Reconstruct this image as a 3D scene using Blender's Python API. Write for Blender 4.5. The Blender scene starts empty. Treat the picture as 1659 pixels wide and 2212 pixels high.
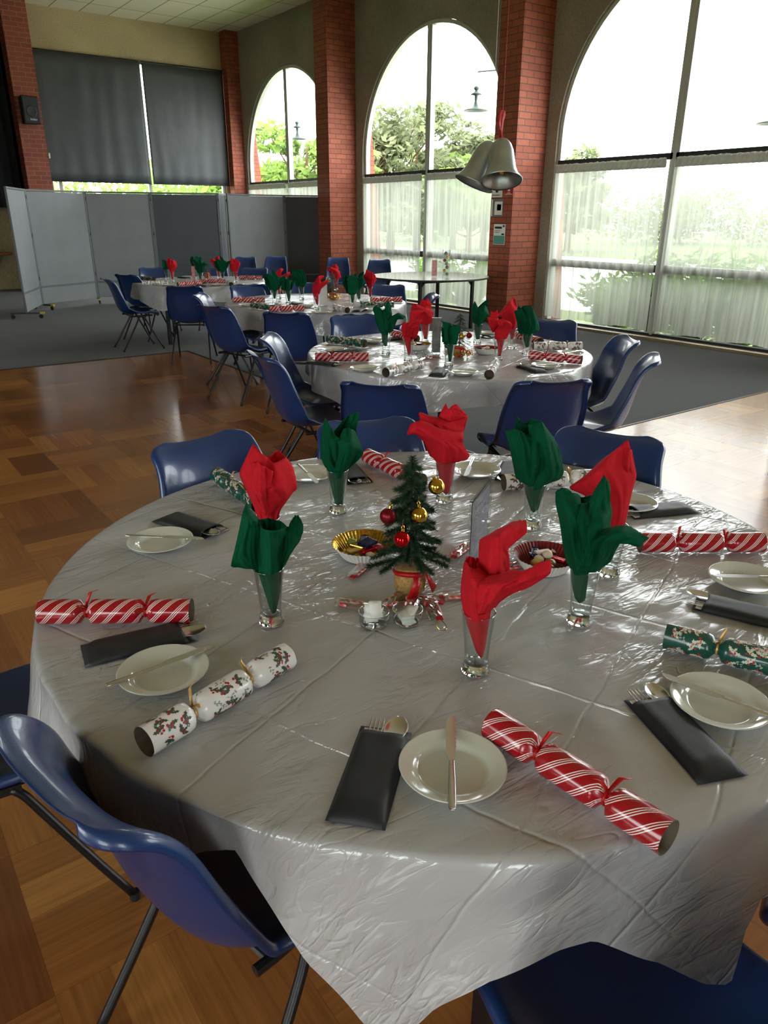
import bpy, math, random
from mathutils import Vector, Matrix, noise as mnoise
sin, cos, pi = math.sin, math.cos, math.pi
R_ = random.Random(7)
scene = bpy.context.scene
COL = scene.collection

# ------------------------------------------------------------------ camera
F = 1590.2; PITCH = 0.381795; ROLL = 0.0037664; YAW = 0.631925
CX, CY = 829.5, 1106.0; EYE = Vector((0, 0, 1.55))
_fw = Vector((sin(YAW), cos(YAW), 0)); _rt = Vector((cos(YAW), -sin(YAW), 0)); _up = Vector((0, 0, 1))
_f3 = _fw * cos(PITCH) - _up * sin(PITCH); _u3 = _fw * sin(PITCH) + _up * cos(PITCH)
_R = _rt * cos(ROLL) + _u3 * sin(ROLL); _U = -_rt * sin(ROLL) + _u3 * cos(ROLL)
cam = bpy.data.cameras.new('camera'); camo = bpy.data.objects.new('camera', cam); COL.objects.link(camo)
m = Matrix((_R, _U, -_f3)).transposed().to_4x4(); m.translation = EYE; camo.matrix_world = m
cam.sensor_fit = 'HORIZONTAL'; cam.sensor_width = 36; cam.lens = 36 * F / 1659; cam.clip_start = .02; cam.clip_end = 400
scene.camera = camo
def ray(x, y): return _f3 + _R * ((x - CX) / F) - _U * ((y - CY) / F)
def onz(x, y, z):
    d = ray(x, y); return EYE + d * ((z - EYE.z) / d.z)
def onx(x, y, X):
    d = ray(x, y); return EYE + d * (X / d.x)
def ony(x, y, Y):
    d = ray(x, y); return EYE + d * (Y / d.y)
def proj(P):
    v = Vector(P) - EYE; w = v.dot(_f3); return (CX + F * v.dot(_R) / w, CY - F * v.dot(_U) / w)

# ------------------------------------------------------------------ mesh helpers
class MB:
    def __init__(s): s.v = []; s.f = []; s.m = []; s.mi = 0
    def add(s, vs, fs):
        o = len(s.v); s.v += [tuple(p) for p in vs]
        for f in fs: s.f.append([i + o for i in f]); s.m.append(s.mi)
    def box(s, a, b):
        (x0, y0, z0), (x1, y1, z1) = a, b
        s.add([(x0,y0,z0),(x1,y0,z0),(x1,y1,z0),(x0,y1,z0),(x0,y0,z1),(x1,y0,z1),(x1,y1,z1),(x0,y1,z1)],
              [(0,3,2,1),(4,5,6,7),(0,1,5,4),(1,2,6,5),(2,3,7,6),(3,0,4,7)])
    def obox(s, c, ax, ay, az):   # centre and three half-axis vectors
        c, ax, ay, az = map(Vector, (c, ax, ay, az)); vs = []
        for k in (-1, 1):
            for i, j in ((-1,-1),(1,-1),(1,1),(-1,1)): vs.append(c + ax*i + ay*j + az*k)
        s.add(vs, [(0,3,2,1),(4,5,6,7),(0,1,5,4),(1,2,6,5),(2,3,7,6),(3,0,4,7)])
    def grid(s, rows, closeu=False, closev=False):
        n = len(rows[0]); mm = len(rows); vs = [p for r in rows for p in r]; fs = []
        for i in range(mm if closev else mm - 1):
            for j in range(n if closeu else n - 1):
                a = i*n + j; b = i*n + (j+1) % n; c = ((i+1) % mm)*n + (j+1) % n; d = ((i+1) % mm)*n + j
                fs.append((a, b, c, d))
        s.add(vs, fs)
    def lathe(s, prof, n=24, c=(0,0,0), cap=False):
        rows = [[(c[0] + r*cos(2*pi*k/n), c[1] + r*sin(2*pi*k/n), c[2] + z) for k in range(n)] for r, z in prof]
        o = len(s.v); s.grid(rows, closeu=True)
        if cap:
            s.f.append([o + k for k in range(n)][::-1]); s.m.append(s.mi)
            e = o + (len(prof)-1)*n; s.f.append([e + k for k in range(n)]); s.m.append(s.mi)
    def tube(s, pts, r, n=8, cap=True, closed=False):
        pts = [Vector(p) for p in pts]; rows = []; N = len(pts); up = None
        rr = r if hasattr(r, '__len__') else [r]*N
        for i, p in enumerate(pts):
            if closed: t = pts[(i+1) % N] - pts[i-1]
            else: t = (pts[min(i+1, N-1)] - pts[max(i-1, 0)])
            t = t.normalized() if t.length > 1e-9 else Vector((0,0,1))
            if up is None: up = Vector((0,0,1)) if abs(t.z) < .9 else Vector((1,0,0))
            a = t.cross(up).normalized(); up = a.cross(t).normalized()
            rows.append([p + a*(cos(2*pi*k/n)*rr[i]) + up*(sin(2*pi*k/n)*rr[i]) for k in range(n)])
        o = len(s.v); s.grid(rows, closeu=True, closev=closed)
        if cap and not closed:
            s.f.append([o + k for k in range(n)][::-1]); s.m.append(s.mi)
            e = o + (N-1)*n; s.f.append([e + k for k in range(n)]); s.m.append(s.mi)
    def ball(s, c, r, n=16, sz=1.0):
        prof = [(r*sin(pi*i/(n//2)) + 1e-5, -r*cos(pi*i/(n//2))*sz) for i in range(n//2 + 1)]; s.lathe(prof, n, c)
    def build(s, name, mats, parent=None, smooth=False, loc=None, rotz=0, uv=None):
        me = bpy.data.meshes.new(name); me.from_pydata(s.v, [], s.f)
        if not isinstance(mats, (list, tuple)): mats = [mats]
        for mt in mats: me.materials.append(mt)
        if len(mats) > 1: me.polygons.foreach_set('material_index', s.m)
        if smooth: me.polygons.foreach_set('use_smooth', [True]*len(me.polygons))
        if uv:
            ul = me.uv_layers.new(name='UVMap').data
            for lp in me.loops: ul[lp.index].uv = uv[lp.vertex_index]
        me.update(); o = bpy.data.objects.new(name, me); COL.objects.link(o)
        if parent: o.parent = parent
        if loc is not None: o.location = loc
        o.rotation_euler.z = rotz
        return o
def mod(o, t, **k):
    md = o.modifiers.new(t.lower(), t)
    for a, b in k.items(): setattr(md, a, b)
    return o
def tag(o, label, cat, group=None, kind=None):
    if label: o['label'] = label
    if cat: o['category'] = cat
    if group: o['group'] = group
    if kind: o['kind'] = kind
    return o
def thing(name, label, cat, loc=(0,0,0), rotz=0, group=None):
    o = bpy.data.objects.new(name, None); COL.objects.link(o); o.location = loc; o.rotation_euler.z = rotz
    o.empty_display_size = .1; return tag(o, label, cat, group)
def kids(o): return [c for c in COL.objects if c.parent == o]
KIDS = {}
def freeze(o):   # remember the tree of a prototype so that copies are quick
    KIDS[o.name] = kids(o)
    for c in KIDS[o.name]: freeze(c)
def copy_tree(o, parent=None):
    c = o.copy(); COL.objects.link(c)
    if parent: c.parent = parent
    for k in KIDS.get(o.name, []): copy_tree(k, c)
    return c
USED = set()
def place(proto, loc, rotz, label=None, group=None):
    if proto.name not in USED: o = proto; USED.add(proto.name)
    else: o = copy_tree(proto)
    o.location = loc; o.rotation_euler = (0, 0, rotz)
    if label: o['label'] = label
    if group: o['group'] = group
    return o
def struct(o): o['kind'] = 'structure'; return o
def crisp(P, n, k=.55):
    a = catmull(P, n); P = [Vector(p) for p in P]; N_ = len(P) - 1; out = []
    for i in range(n):
        t = i/(n-1)*N_; j = min(int(t), N_-1); out.append(a[i].lerp(P[j].lerp(P[j+1], t-j), k))
    return out
def catmull(P, n):
    P = [Vector(p) for p in P]; N = len(P) - 1; out = []
    for i in range(n):
        t = i/(n-1)*N; k = min(int(t), N-1); t -= k
        p1, p2 = P[k], P[k+1]; p0 = P[k-1] if k > 0 else p1*2 - p2; p3 = P[k+2] if k+2 <= N else p2*2 - p1
        out.append(.5*((2*p1) + (p2-p0)*t + (2*p0-5*p1+4*p2-p3)*t*t + (3*p1-p0-3*p2+p3)*t**3))
    return out
def nz(x, y, z): return mnoise.noise(Vector((x, y, z)))

# ------------------------------------------------------------------ materials
def new_mat(name):
    mt = bpy.data.materials.new(name); mt.use_nodes = True; nt = mt.node_tree; nt.nodes.clear()
    out = nt.nodes.new('ShaderNodeOutputMaterial'); return mt, nt, out
def srgb(c):
    f = lambda v: (v/255/12.92) if v/255 <= .04045 else ((v/255+.055)/1.055)**2.4
    return (f(c[0]), f(c[1]), f(c[2]), 1)
class N:
    def __init__(s, nt): s.nt = nt
    def __call__(s, t, ins=None, **k):
        n = s.nt.nodes.new('ShaderNode' + t)
        for a, b in k.items(): setattr(n, a, b)
        for a, b in (ins or {}).items():
            i = n.inputs[a]
            if isinstance(b, bpy.types.NodeSocket): s.nt.links.new(b, i)
            else: i.default_value = b
        return n
    def math(s, op, a, b=0.0, c=0.0):
        n = s('Math', {0: a, 1: b, 2: c}, operation=op); return n.outputs[0]
    def mix(s, f, a, b):
        n = s('Mix', data_type='RGBA')
        for i, v in ((0, f), (6, a), (7, b)):
            if isinstance(v, bpy.types.NodeSocket): s.nt.links.new(v, n.inputs[i])
            else: n.inputs[i].default_value = v
        return n.outputs[2]
    def ramp(s, f, stops, interp='LINEAR'):
        n = s('ValToRGB', {0: f}); r = n.color_ramp; r.interpolation = interp
        while len(r.elements) < len(stops): r.elements.new(.5)
        for e, (p, c) in zip(r.elements, stops): e.position = p; e.color = c
        return n.outputs[0]
def pbr(name, col, rough=.5, metal=0, spec=.5, bump=None, noise=None, coat=0, trans=0, sss=0, sheen=0, emis=None, coords='Object'):
    """col srgb triple; noise=(scale, amount) tone variation; bump=(scale, strength, dist)"""
    mt, nt, out = new_mat(name); n = N(nt); b = n('BsdfPrincipled')
    b.inputs['Base Color'].default_value = srgb(col); b.inputs['Roughness'].default_value = rough
    b.inputs['Metallic'].default_value = metal; b.inputs['Specular IOR Level'].default_value = spec
    b.inputs['Coat Weight'].default_value = coat; b.inputs['Coat Roughness'].default_value = .08
    b.inputs['Sheen Weight'].default_value = sheen
    tc = n('TexCoord')
    if noise:
        t = n('TexNoise', {'Vector': tc.outputs[coords], 'Scale': noise[0], 'Detail': 4.0})
        a = noise[1]; c = srgb(col); hi = tuple(min(1, v*(1+a)) for v in c[:3]) + (1,); lo = tuple(v*(1-a) for v in c[:3]) + (1,)
        nt.links.new(n.ramp(t.outputs[0], [(.3, lo), (.7, hi)]), b.inputs['Base Color'])
    if bump:
        t = n('TexNoise', {'Vector': tc.outputs[coords], 'Scale': bump[0], 'Detail': 3.0})
        bp = n('Bump', {'Height': t.outputs[0], 'Strength': bump[1], 'Distance': bump[2]})
        nt.links.new(bp.outputs[0], b.inputs['Normal'])
    sh = b.outputs[0]
    if trans:
        tl = n('BsdfTranslucent', {'Color': srgb(col)}); mx = n('MixShader', {0: trans, 1: sh, 2: tl.outputs[0]}); sh = mx.outputs[0]
    nt.links.new(sh, out.inputs[0]); return mt
M = {}
M['plastic_blue'] = pbr('blue_plastic', (17, 50, 102), .32, spec=.5, coat=.35, bump=(260, .25, .0006), noise=(6, .12))
M['black_metal'] = pbr('black_steel', (22, 24, 26), .35, spec=.5)
M['chrome'] = pbr('stainless_steel', (222, 222, 220), .2, 1, bump=(40, .05, .001))
M['china'] = pbr('white_china', (206, 208, 197), .12, spec=.55, coat=.3)
M['paper_black'] = pbr('black_paper', (36, 38, 42), .5, spec=.4, bump=(300, .25, .0005), noise=(30, .2))
M['paper_white'] = pbr('white_paper', (228, 226, 220), .8, noise=(20, .05))
M['red_napkin'] = pbr('red_napkin', (206, 34, 46), .92, spec=.1, bump=(420, .5, .0008), noise=(90, .1), trans=.20)
M['green_napkin'] = pbr('green_napkin', (8, 80, 52), .92, spec=.1, bump=(420, .35, .0008), noise=(90, .14), trans=.16)
M['card'] = pbr('grey_card_tube', (120, 108, 92), .9)
M['red_ribbon'] = pbr('red_ribbon', (206, 26, 30), .35, trans=.3)
M['gold_ribbon'] = pbr('gold_ribbon', (196, 160, 96), .35, .4)
M['gold'] = pbr('gold', (214, 176, 70), .14, 1)
M['gold_foil'] = pbr('gold_foil', (200, 165, 70), .25, 1, bump=(90, .5, .002))
M['red_foil'] = pbr('red_foil', (190, 20, 28), .2, .7, bump=(90, .5, .002))
M['dark_red_matte'] = pbr('dark_red_matte', (120, 10, 24), .35, .6)
M['red_gloss'] = pbr('red_gloss', (190, 8, 20), .08, .8)
M['navy_foil'] = pbr('navy_foil', (24, 30, 74), .25, .5, bump=(80, .5, .002))
M['sweet_yellow'] = pbr('yellow_wrapper', (214, 190, 96), .3, bump=(80, .4, .002))
M['sweet_cream'] = pbr('cream_marshmallow', (226, 210, 184), .7)
M['sweet_green'] = pbr('green_sweet', (120, 130, 50), .3)
M['sweet_red'] = pbr('red_sweet', (176, 40, 40), .3)
M['red_card'] = pbr('red_card', (130, 20, 24), .4, noise=(60, .2))
M['burlap'] = pbr('burlap', (168, 132, 78), .95, bump=(220, 1, .002), noise=(120, .35))
M['needles'] = pbr('pine_needles', (28, 58, 36), .6, noise=(50, .35))
M['needles2'] = pbr('pine_needles_light', (52, 84, 46), .6)
M['bark'] = pbr('brown_bark', (84, 60, 40), .9, noise=(20, .3))
M['tinsel'] = pbr('gold_tinsel', (212, 170, 80), .2, 1)
M['alu'] = pbr('aluminium_frame', (196, 198, 190), .4, .1)
M['dark_frame'] = pbr('dark_bronze_frame', (38, 40, 42), .45, .2)
M['laminate'] = pbr('white_laminate', (238, 238, 232), .12, spec=.7, coat=.5)
M['screen_cloth'] = pbr('grey_screen_fabric', (134, 138, 142), .75, sheen=.2, bump=(500, .3, .001), noise=(3, .07))
M['screen_frame'] = pbr('grey_painted_frame', (104, 108, 112), .5)
M['screen_dark'] = pbr('dark_shaded_screen_fabric', (74, 78, 84), .75, sheen=.1, bump=(500, .3, .001), noise=(3, .07))  # darkened panel fabric: own tone on one panel, painted shade on the others
M['blind'] = pbr('charcoal_blind_fabric', (72, 76, 80), .55, bump=(3, .35, .03), noise=(2, .1))
M['yellow_plastic'] = pbr('yellow_end_cap', (214, 178, 40), .4)
M['rubber'] = pbr('black_rubber', (20, 20, 20), .7)
M['black_box'] = pbr('black_cabinet', (18, 20, 22), .5, bump=(200, .3, .001))
M['white_print'] = pbr('white_lettering', (220, 220, 220), .5)
M['black_print'] = pbr('black_lettering', (20, 20, 24), .6)
M['stage_curtain'] = pbr('black_stage_curtain', (30, 34, 36), .9, noise=(3, .2))
M['orange_wood'] = pbr('orange_timber', (132, 66, 34), .35, noise=(6, .2))
M['dark_glass'] = pbr('dark_panel', (14, 14, 16), .15)
M['silver_bell'] = pbr('brushed_silver', (168, 174, 170), .38, .9, bump=(30, .15, .003), noise=(8, .15))
M['lamp_grey'] = pbr('grey_lamp_enamel', (70, 88, 82), .5)
M['tan_sill'] = pbr('timber_sill', (150, 136, 112), .5, noise=(4, .2))
M['grass'] = pbr('lawn', (82, 100, 44), .95, noise=(1.5, .3))
M['bounce_ground'] = pbr('pale_bounce_ground', (204, 203, 192), .9, noise=(.5, .08))
M['leaf_euc'] = pbr('eucalyptus_leaves', (112, 122, 84), .8, noise=(.6, .4), trans=.35)
M['leaf_bright'] = pbr('bright_leaves', (122, 150, 66), .8, noise=(.6, .35), trans=.4)
M['leaf_shrub'] = pbr('shrub_leaves', (104, 146, 40), .7, noise=(2, .45), trans=.45)
M['white_bowl'] = pbr('white_paper_bowl', (224, 222, 216), .6)
M['lilac_page'] = pbr('lilac_grey_page', (132, 128, 140), .6, noise=(40, .2)); M['pale_ink'] = pbr('pale_script', (186, 182, 192), .6)
M['teal'] = pbr('teal_print', (86, 150, 136), .6)
M['sign_red'] = pbr('red_sign', (170, 30, 34), .5)
M['sign_blue'] = pbr('blue_print', (70, 90, 130), .6)
M['grey_print'] = pbr('grey_print', (120, 118, 116), .7, noise=(30, .3))
M['candy_white'] = pbr('white_candy', (236, 220, 216), .3)
M['pink_card'] = pbr('pink_card', (214, 150, 150), .7, noise=(60, .25))

def glassy(name, tint=(255,255,255), base=.04, rough=.0, gain=1.0, edge=0.0):
    mt, nt, out = new_mat(name); n = N(nt)
    lw = n('LayerWeight', {'Blend': .5}); tc_ = n.mix(n.math('MULTIPLY', n.math('POWER', lw.outputs[1], 3.0), edge), srgb(tint), (.25, .28, .27, 1))
    t = n('BsdfTransparent', {'Color': tc_}); g = n('BsdfGlossy', {'Color': (1,1,1,1), 'Roughness': rough}); f5 = n.math('POWER', lw.outputs[1], 3.5); f = n.math('MINIMUM', n.math('MULTIPLY', n.math('ADD', n.math('MULTIPLY', f5, .85), base), gain), .95)
    mx = n('MixShader', {0: f, 1: t.outputs[0], 2: g.outputs[0]}); nt.links.new(mx.outputs[0], out.inputs[0]); return mt
M['thin_glass'] = glassy('clear_glass', (248, 251, 250), gain=1.1, edge=.8)
M['acrylic'] = glassy('clear_acrylic', (248, 250, 250), gain=.3, edge=.2)
M['pane'] = glassy('window_glass', (250, 252, 250), gain=.8)
M['cello'] = glassy('clear_cellophane', (244, 244, 244), rough=.12, gain=3.0)
mt, nt, out = new_mat('thick_glass'); n = N(nt); g = n('BsdfGlass', {'Color': (.98,.99,.985,1), 'Roughness': 0.0, 'IOR': 1.45})
nt.links.new(g.outputs[0], out.inputs[0]); M['solid_glass'] = mt

# brick: courses 86 mm, bricks 240 mm, chosen along the face's own direction
def brick_mat(name, c1, c2, mortar):
    mt, nt, out = new_mat(name); n = N(nt); g = n('NewGeometry')
    s = n('SeparateXYZ', {0: g.outputs['Position']}); sn = n('SeparateXYZ', {0: g.outputs['Normal']})
    ax = n.math('ABSOLUTE', sn.outputs[0]); sel = n.math('GREATER_THAN', ax, .5)
    u = n('Mix', data_type='FLOAT'); nt.links.new(sel, u.inputs[0]); nt.links.new(s.outputs[0], u.inputs[2]); nt.links.new(s.outputs[1], u.inputs[3])
    v = n('CombineXYZ', {0: u.outputs[0], 1: s.outputs[2], 2: 0.0})
    br = n('TexBrick', {'Vector': v.outputs[0], 'Scale': 1.0, 'Brick Width': .24, 'Row Height': .086, 'Mortar Size': .0055, 'Mortar Smooth': .2,
                        'Color1': srgb(c1), 'Color2': srgb(c2), 'Mortar': srgb(mortar), 'Bias': -.1})
    no = n('TexNoise', {'Vector': g.outputs['Position'], 'Scale': 18.0, 'Detail': 5.0})
    col = n.mix(n.math('MULTIPLY', no.outputs[0], .35), br.outputs[0], srgb((96, 44, 34)))
    inv = n.math('SUBTRACT', 1.0, br.outputs[1]); h = n.math('ADD', inv, n.math('MULTIPLY', no.outputs[0], .3))
    bp = n('Bump', {'Height': h, 'Strength': .8, 'Distance': .008})
    b = n('BsdfPrincipled', {'Base Color': col, 'Roughness': .7, 'Normal': bp.outputs[0]})
    nt.links.new(b.outputs[0], out.inputs[0]); return mt
M['brick'] = brick_mat('red_brick_dark_mortar', (176, 94, 64), (150, 74, 52), (88, 62, 54)); M['brick_pale'] = brick_mat('red_brick_pale_mortar', (164, 84, 60), (140, 68, 50), (168, 138, 116))

def stucco_mat(k1, k2, nm):
    mt, nt, out = new_mat(nm); n = N(nt); g = n('NewGeometry')
    a = n('TexNoise', {'Vector': g.outputs['Position'], 'Scale': 1.1, 'Detail': 3.0}); f = n('TexNoise', {'Vector': g.outputs['Position'], 'Scale': 55.0, 'Detail': 4.0})
    c = n.ramp(a.outputs[0], [(.3, srgb(k1)), (.7, srgb(k2))])
    c = n.mix(n.math('MULTIPLY', n.ramp(f.outputs[0], [(.4, (0,0,0,1)), (.65, (1,1,1,1))]), .35), c, srgb((104, 96, 78)))
    bp = n('Bump', {'Height': f.outputs[0], 'Strength': .7, 'Distance': .01})
    b = n('BsdfPrincipled', {'Base Color': c, 'Roughness': .95, 'Normal': bp.outputs[0], 'Specular IOR Level': .2}); nt.links.new(b.outputs[0], out.inputs[0]); return mt
M['stucco'] = stucco_mat((152, 146, 132), (170, 165, 150), 'roughcast_render'); M['stucco_end'] = stucco_mat((184, 170, 132), (204, 190, 150), 'lightened_roughcast')  # end-wall stucco is a lighter, warmer copy, making up for missing light

def ceiling_mat():
    mt, nt, out = new_mat('ceiling_tiles'); n = N(nt); g = n('NewGeometry'); s = n('SeparateXYZ', {0: g.outputs['Position']})
    def line(c, off, p, w):
        f = n.math('FRACT', n.math('DIVIDE', n.math('ADD', c, off), p)); d = n.math('MULTIPLY', n.math('ABSOLUTE', n.math('SUBTRACT', f, .5)), p)
        return n.math('GREATER_THAN', d, p/2 - w)
    l = n.math('MAXIMUM', line(s.outputs[0], 60 - 8.54, .6, .009), line(s.outputs[1], 59 - 17.65, 1.18, .009))
    tx = n('TexNoise', {'Vector': g.outputs['Position'], 'Scale': 70.0, 'Detail': 3.0})
    cell = n('CombineXYZ', {0: n.math('FLOOR', n.math('DIVIDE', n.math('ADD', s.outputs[0], 60-8.54), .6)), 1: n.math('FLOOR', n.math('DIVIDE', n.math('ADD', s.outputs[1], 59-17.65), 1.18)), 2: 0.0})
    wn = n('TexWhiteNoise', {'Vector': cell.outputs[0]})
    c = n.mix(wn.outputs[0], srgb((222, 220, 194)), srgb((232, 229, 204)))
    c = n.mix(n.math('MULTIPLY', tx.outputs[0], .25), c, srgb((168, 166, 138)))
    c = n.mix(l, c, srgb((112, 108, 84)))
    b = n('BsdfPrincipled', {'Base Color': c, 'Roughness': .9, 'Specular IOR Level': .2}); nt.links.new(b.outputs[0], out.inputs[0]); return mt
M['ceiling'] = ceiling_mat()

def carpet_mat():
    mt, nt, out = new_mat('charcoal_carpet'); n = N(nt); g = n('NewGeometry')
    f = n('TexNoise', {'Vector': g.outputs['Position'], 'Scale': 220.0, 'Detail': 2.0}); a = n('TexNoise', {'Vector': g.outputs['Position'], 'Scale': 2.0, 'Detail': 3.0})
    c = n.ramp(f.outputs[0], [(.3, srgb((36, 38, 40))), (.7, srgb((74, 76, 78)))])
    c = n.mix(n.math('MULTIPLY', a.outputs[0], .3), c, srgb((52, 52, 52)))
    bp = n('Bump', {'Height': f.outputs[0], 'Strength': .8, 'Distance': .004})
    b = n('BsdfPrincipled', {'Base Color': c, 'Roughness': .95, 'Normal': bp.outputs[0], 'Specular IOR Level': .15, 'Sheen Weight': .15}); nt.links.new(b.outputs[0], out.inputs[0]); return mt
M['carpet'] = carpet_mat()

def parquet_mat():
    mt, nt, out = new_mat('parquet_floor'); n = N(nt); g = n('NewGeometry'); s = n('SeparateXYZ', {0: g.outputs['Position']})
    B = .46
    px = n.math('DIVIDE', n.math('ADD', s.outputs[0], 46.0 - .07), B); py = n.math('DIVIDE', n.math('ADD', s.outputs[1], 46.0 + .1), B)
    cx_, cy_ = n.math('FLOOR', px), n.math('FLOOR', py); fx, fy = n.math('FRACT', px), n.math('FRACT', py)
    chk = n.math('MODULO', n.math('ADD', cx_, cy_), 2.0)
    st = n('Mix', data_type='FLOAT'); nt.links.new(chk, st.inputs[0]); nt.links.new(fx, st.inputs[2]); nt.links.new(fy, st.inputs[3])
    st = st.outputs[0]; k = n.math('FLOOR', n.math('MULTIPLY', st, 4.0)); fk = n.math('FRACT', n.math('MULTIPLY', st, 4.0))
    k2 = n.math('FLOOR', n.math('MULTIPLY', st, 2.0))
    w1 = n('TexWhiteNoise', {'Vector': n('CombineXYZ', {0: cx_, 1: cy_, 2: k2}).outputs[0]})
    w2 = n('TexWhiteNoise', {'Vector': n('CombineXYZ', {0: cx_, 1: cy_, 2: n.math('ADD', k, 9.0)}).outputs[0]})
    w3 = n('TexWhiteNoise', {'Vector': n('CombineXYZ', {0: cx_, 1: cy_, 2: 40.0}).outputs[0]})
    tone = n.math('ADD', n.math('MULTIPLY', w1.outputs[0], .4), n.math('ADD', n.math('MULTIPLY', w2.outputs[0], .32), n.math('MULTIPLY', w3.outputs[0], .28)))
    c = n.ramp(tone, [(.2, srgb((130, 80, 44))), (.42, srgb((156, 99, 52))), (.62, srgb((166, 108, 56))), (.85, srgb((190, 132, 68)))])
    gx = n('Mix', data_type='VECTOR'); nt.links.new(chk, gx.inputs[0])
    mA = n('Mapping', {0: g.outputs['Position'], 3: (80, 2.5, 1)}); mB = n('Mapping', {0: g.outputs['Position'], 3: (2.5, 80, 1)})
    nt.links.new(mA.outputs[0], gx.inputs[4]); nt.links.new(mB.outputs[0], gx.inputs[5])
    gr = n('TexNoise', {'Vector': gx.outputs[1], 'Scale': 1.0, 'Detail': 4.0, 'Roughness': .65})
    grf = n.ramp(gr.outputs[0], [(.35, (0,0,0,1)), (.7, (1,1,1,1))])
    c = n.mix(n.math('MULTIPLY', grf, .38), c, srgb((70, 40, 24)))
    edge = n.math('MAXIMUM', n.math('GREATER_THAN', n.math('ABSOLUTE', n.math('SUBTRACT', fx, .5)), .497), n.math('GREATER_THAN', n.math('ABSOLUTE', n.math('SUBTRACT', fy, .5)), .497))
    c = n.mix(n.math('MULTIPLY', edge, .25), c, srgb((60, 34, 20)))
    big = n('TexNoise', {'Vector': g.outputs['Position'], 'Scale': 3.0, 'Detail': 3.0})
    rough = n.math('ADD', n.math('MULTIPLY', grf, .06), n.math('ADD', n.math('MULTIPLY', big.outputs[0], .12), .13))
    bp = n('Bump', {'Height': n.math('ADD', n.math('MULTIPLY', gr.outputs[0], .25), n.math('ADD', n.math('MULTIPLY', big.outputs[0], .9), n.math('MULTIPLY', w2.outputs[0], .12))), 'Strength': .25, 'Distance': .006})
    b = n('BsdfPrincipled', {'Base Color': c, 'Roughness': rough, 'Normal': bp.outputs[0], 'Coat Weight': .35, 'Coat Roughness': .12, 'Specular IOR Level': .5})
    nt.links.new(b.outputs[0], out.inputs[0]); return mt
M['parquet'] = parquet_mat()

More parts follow.
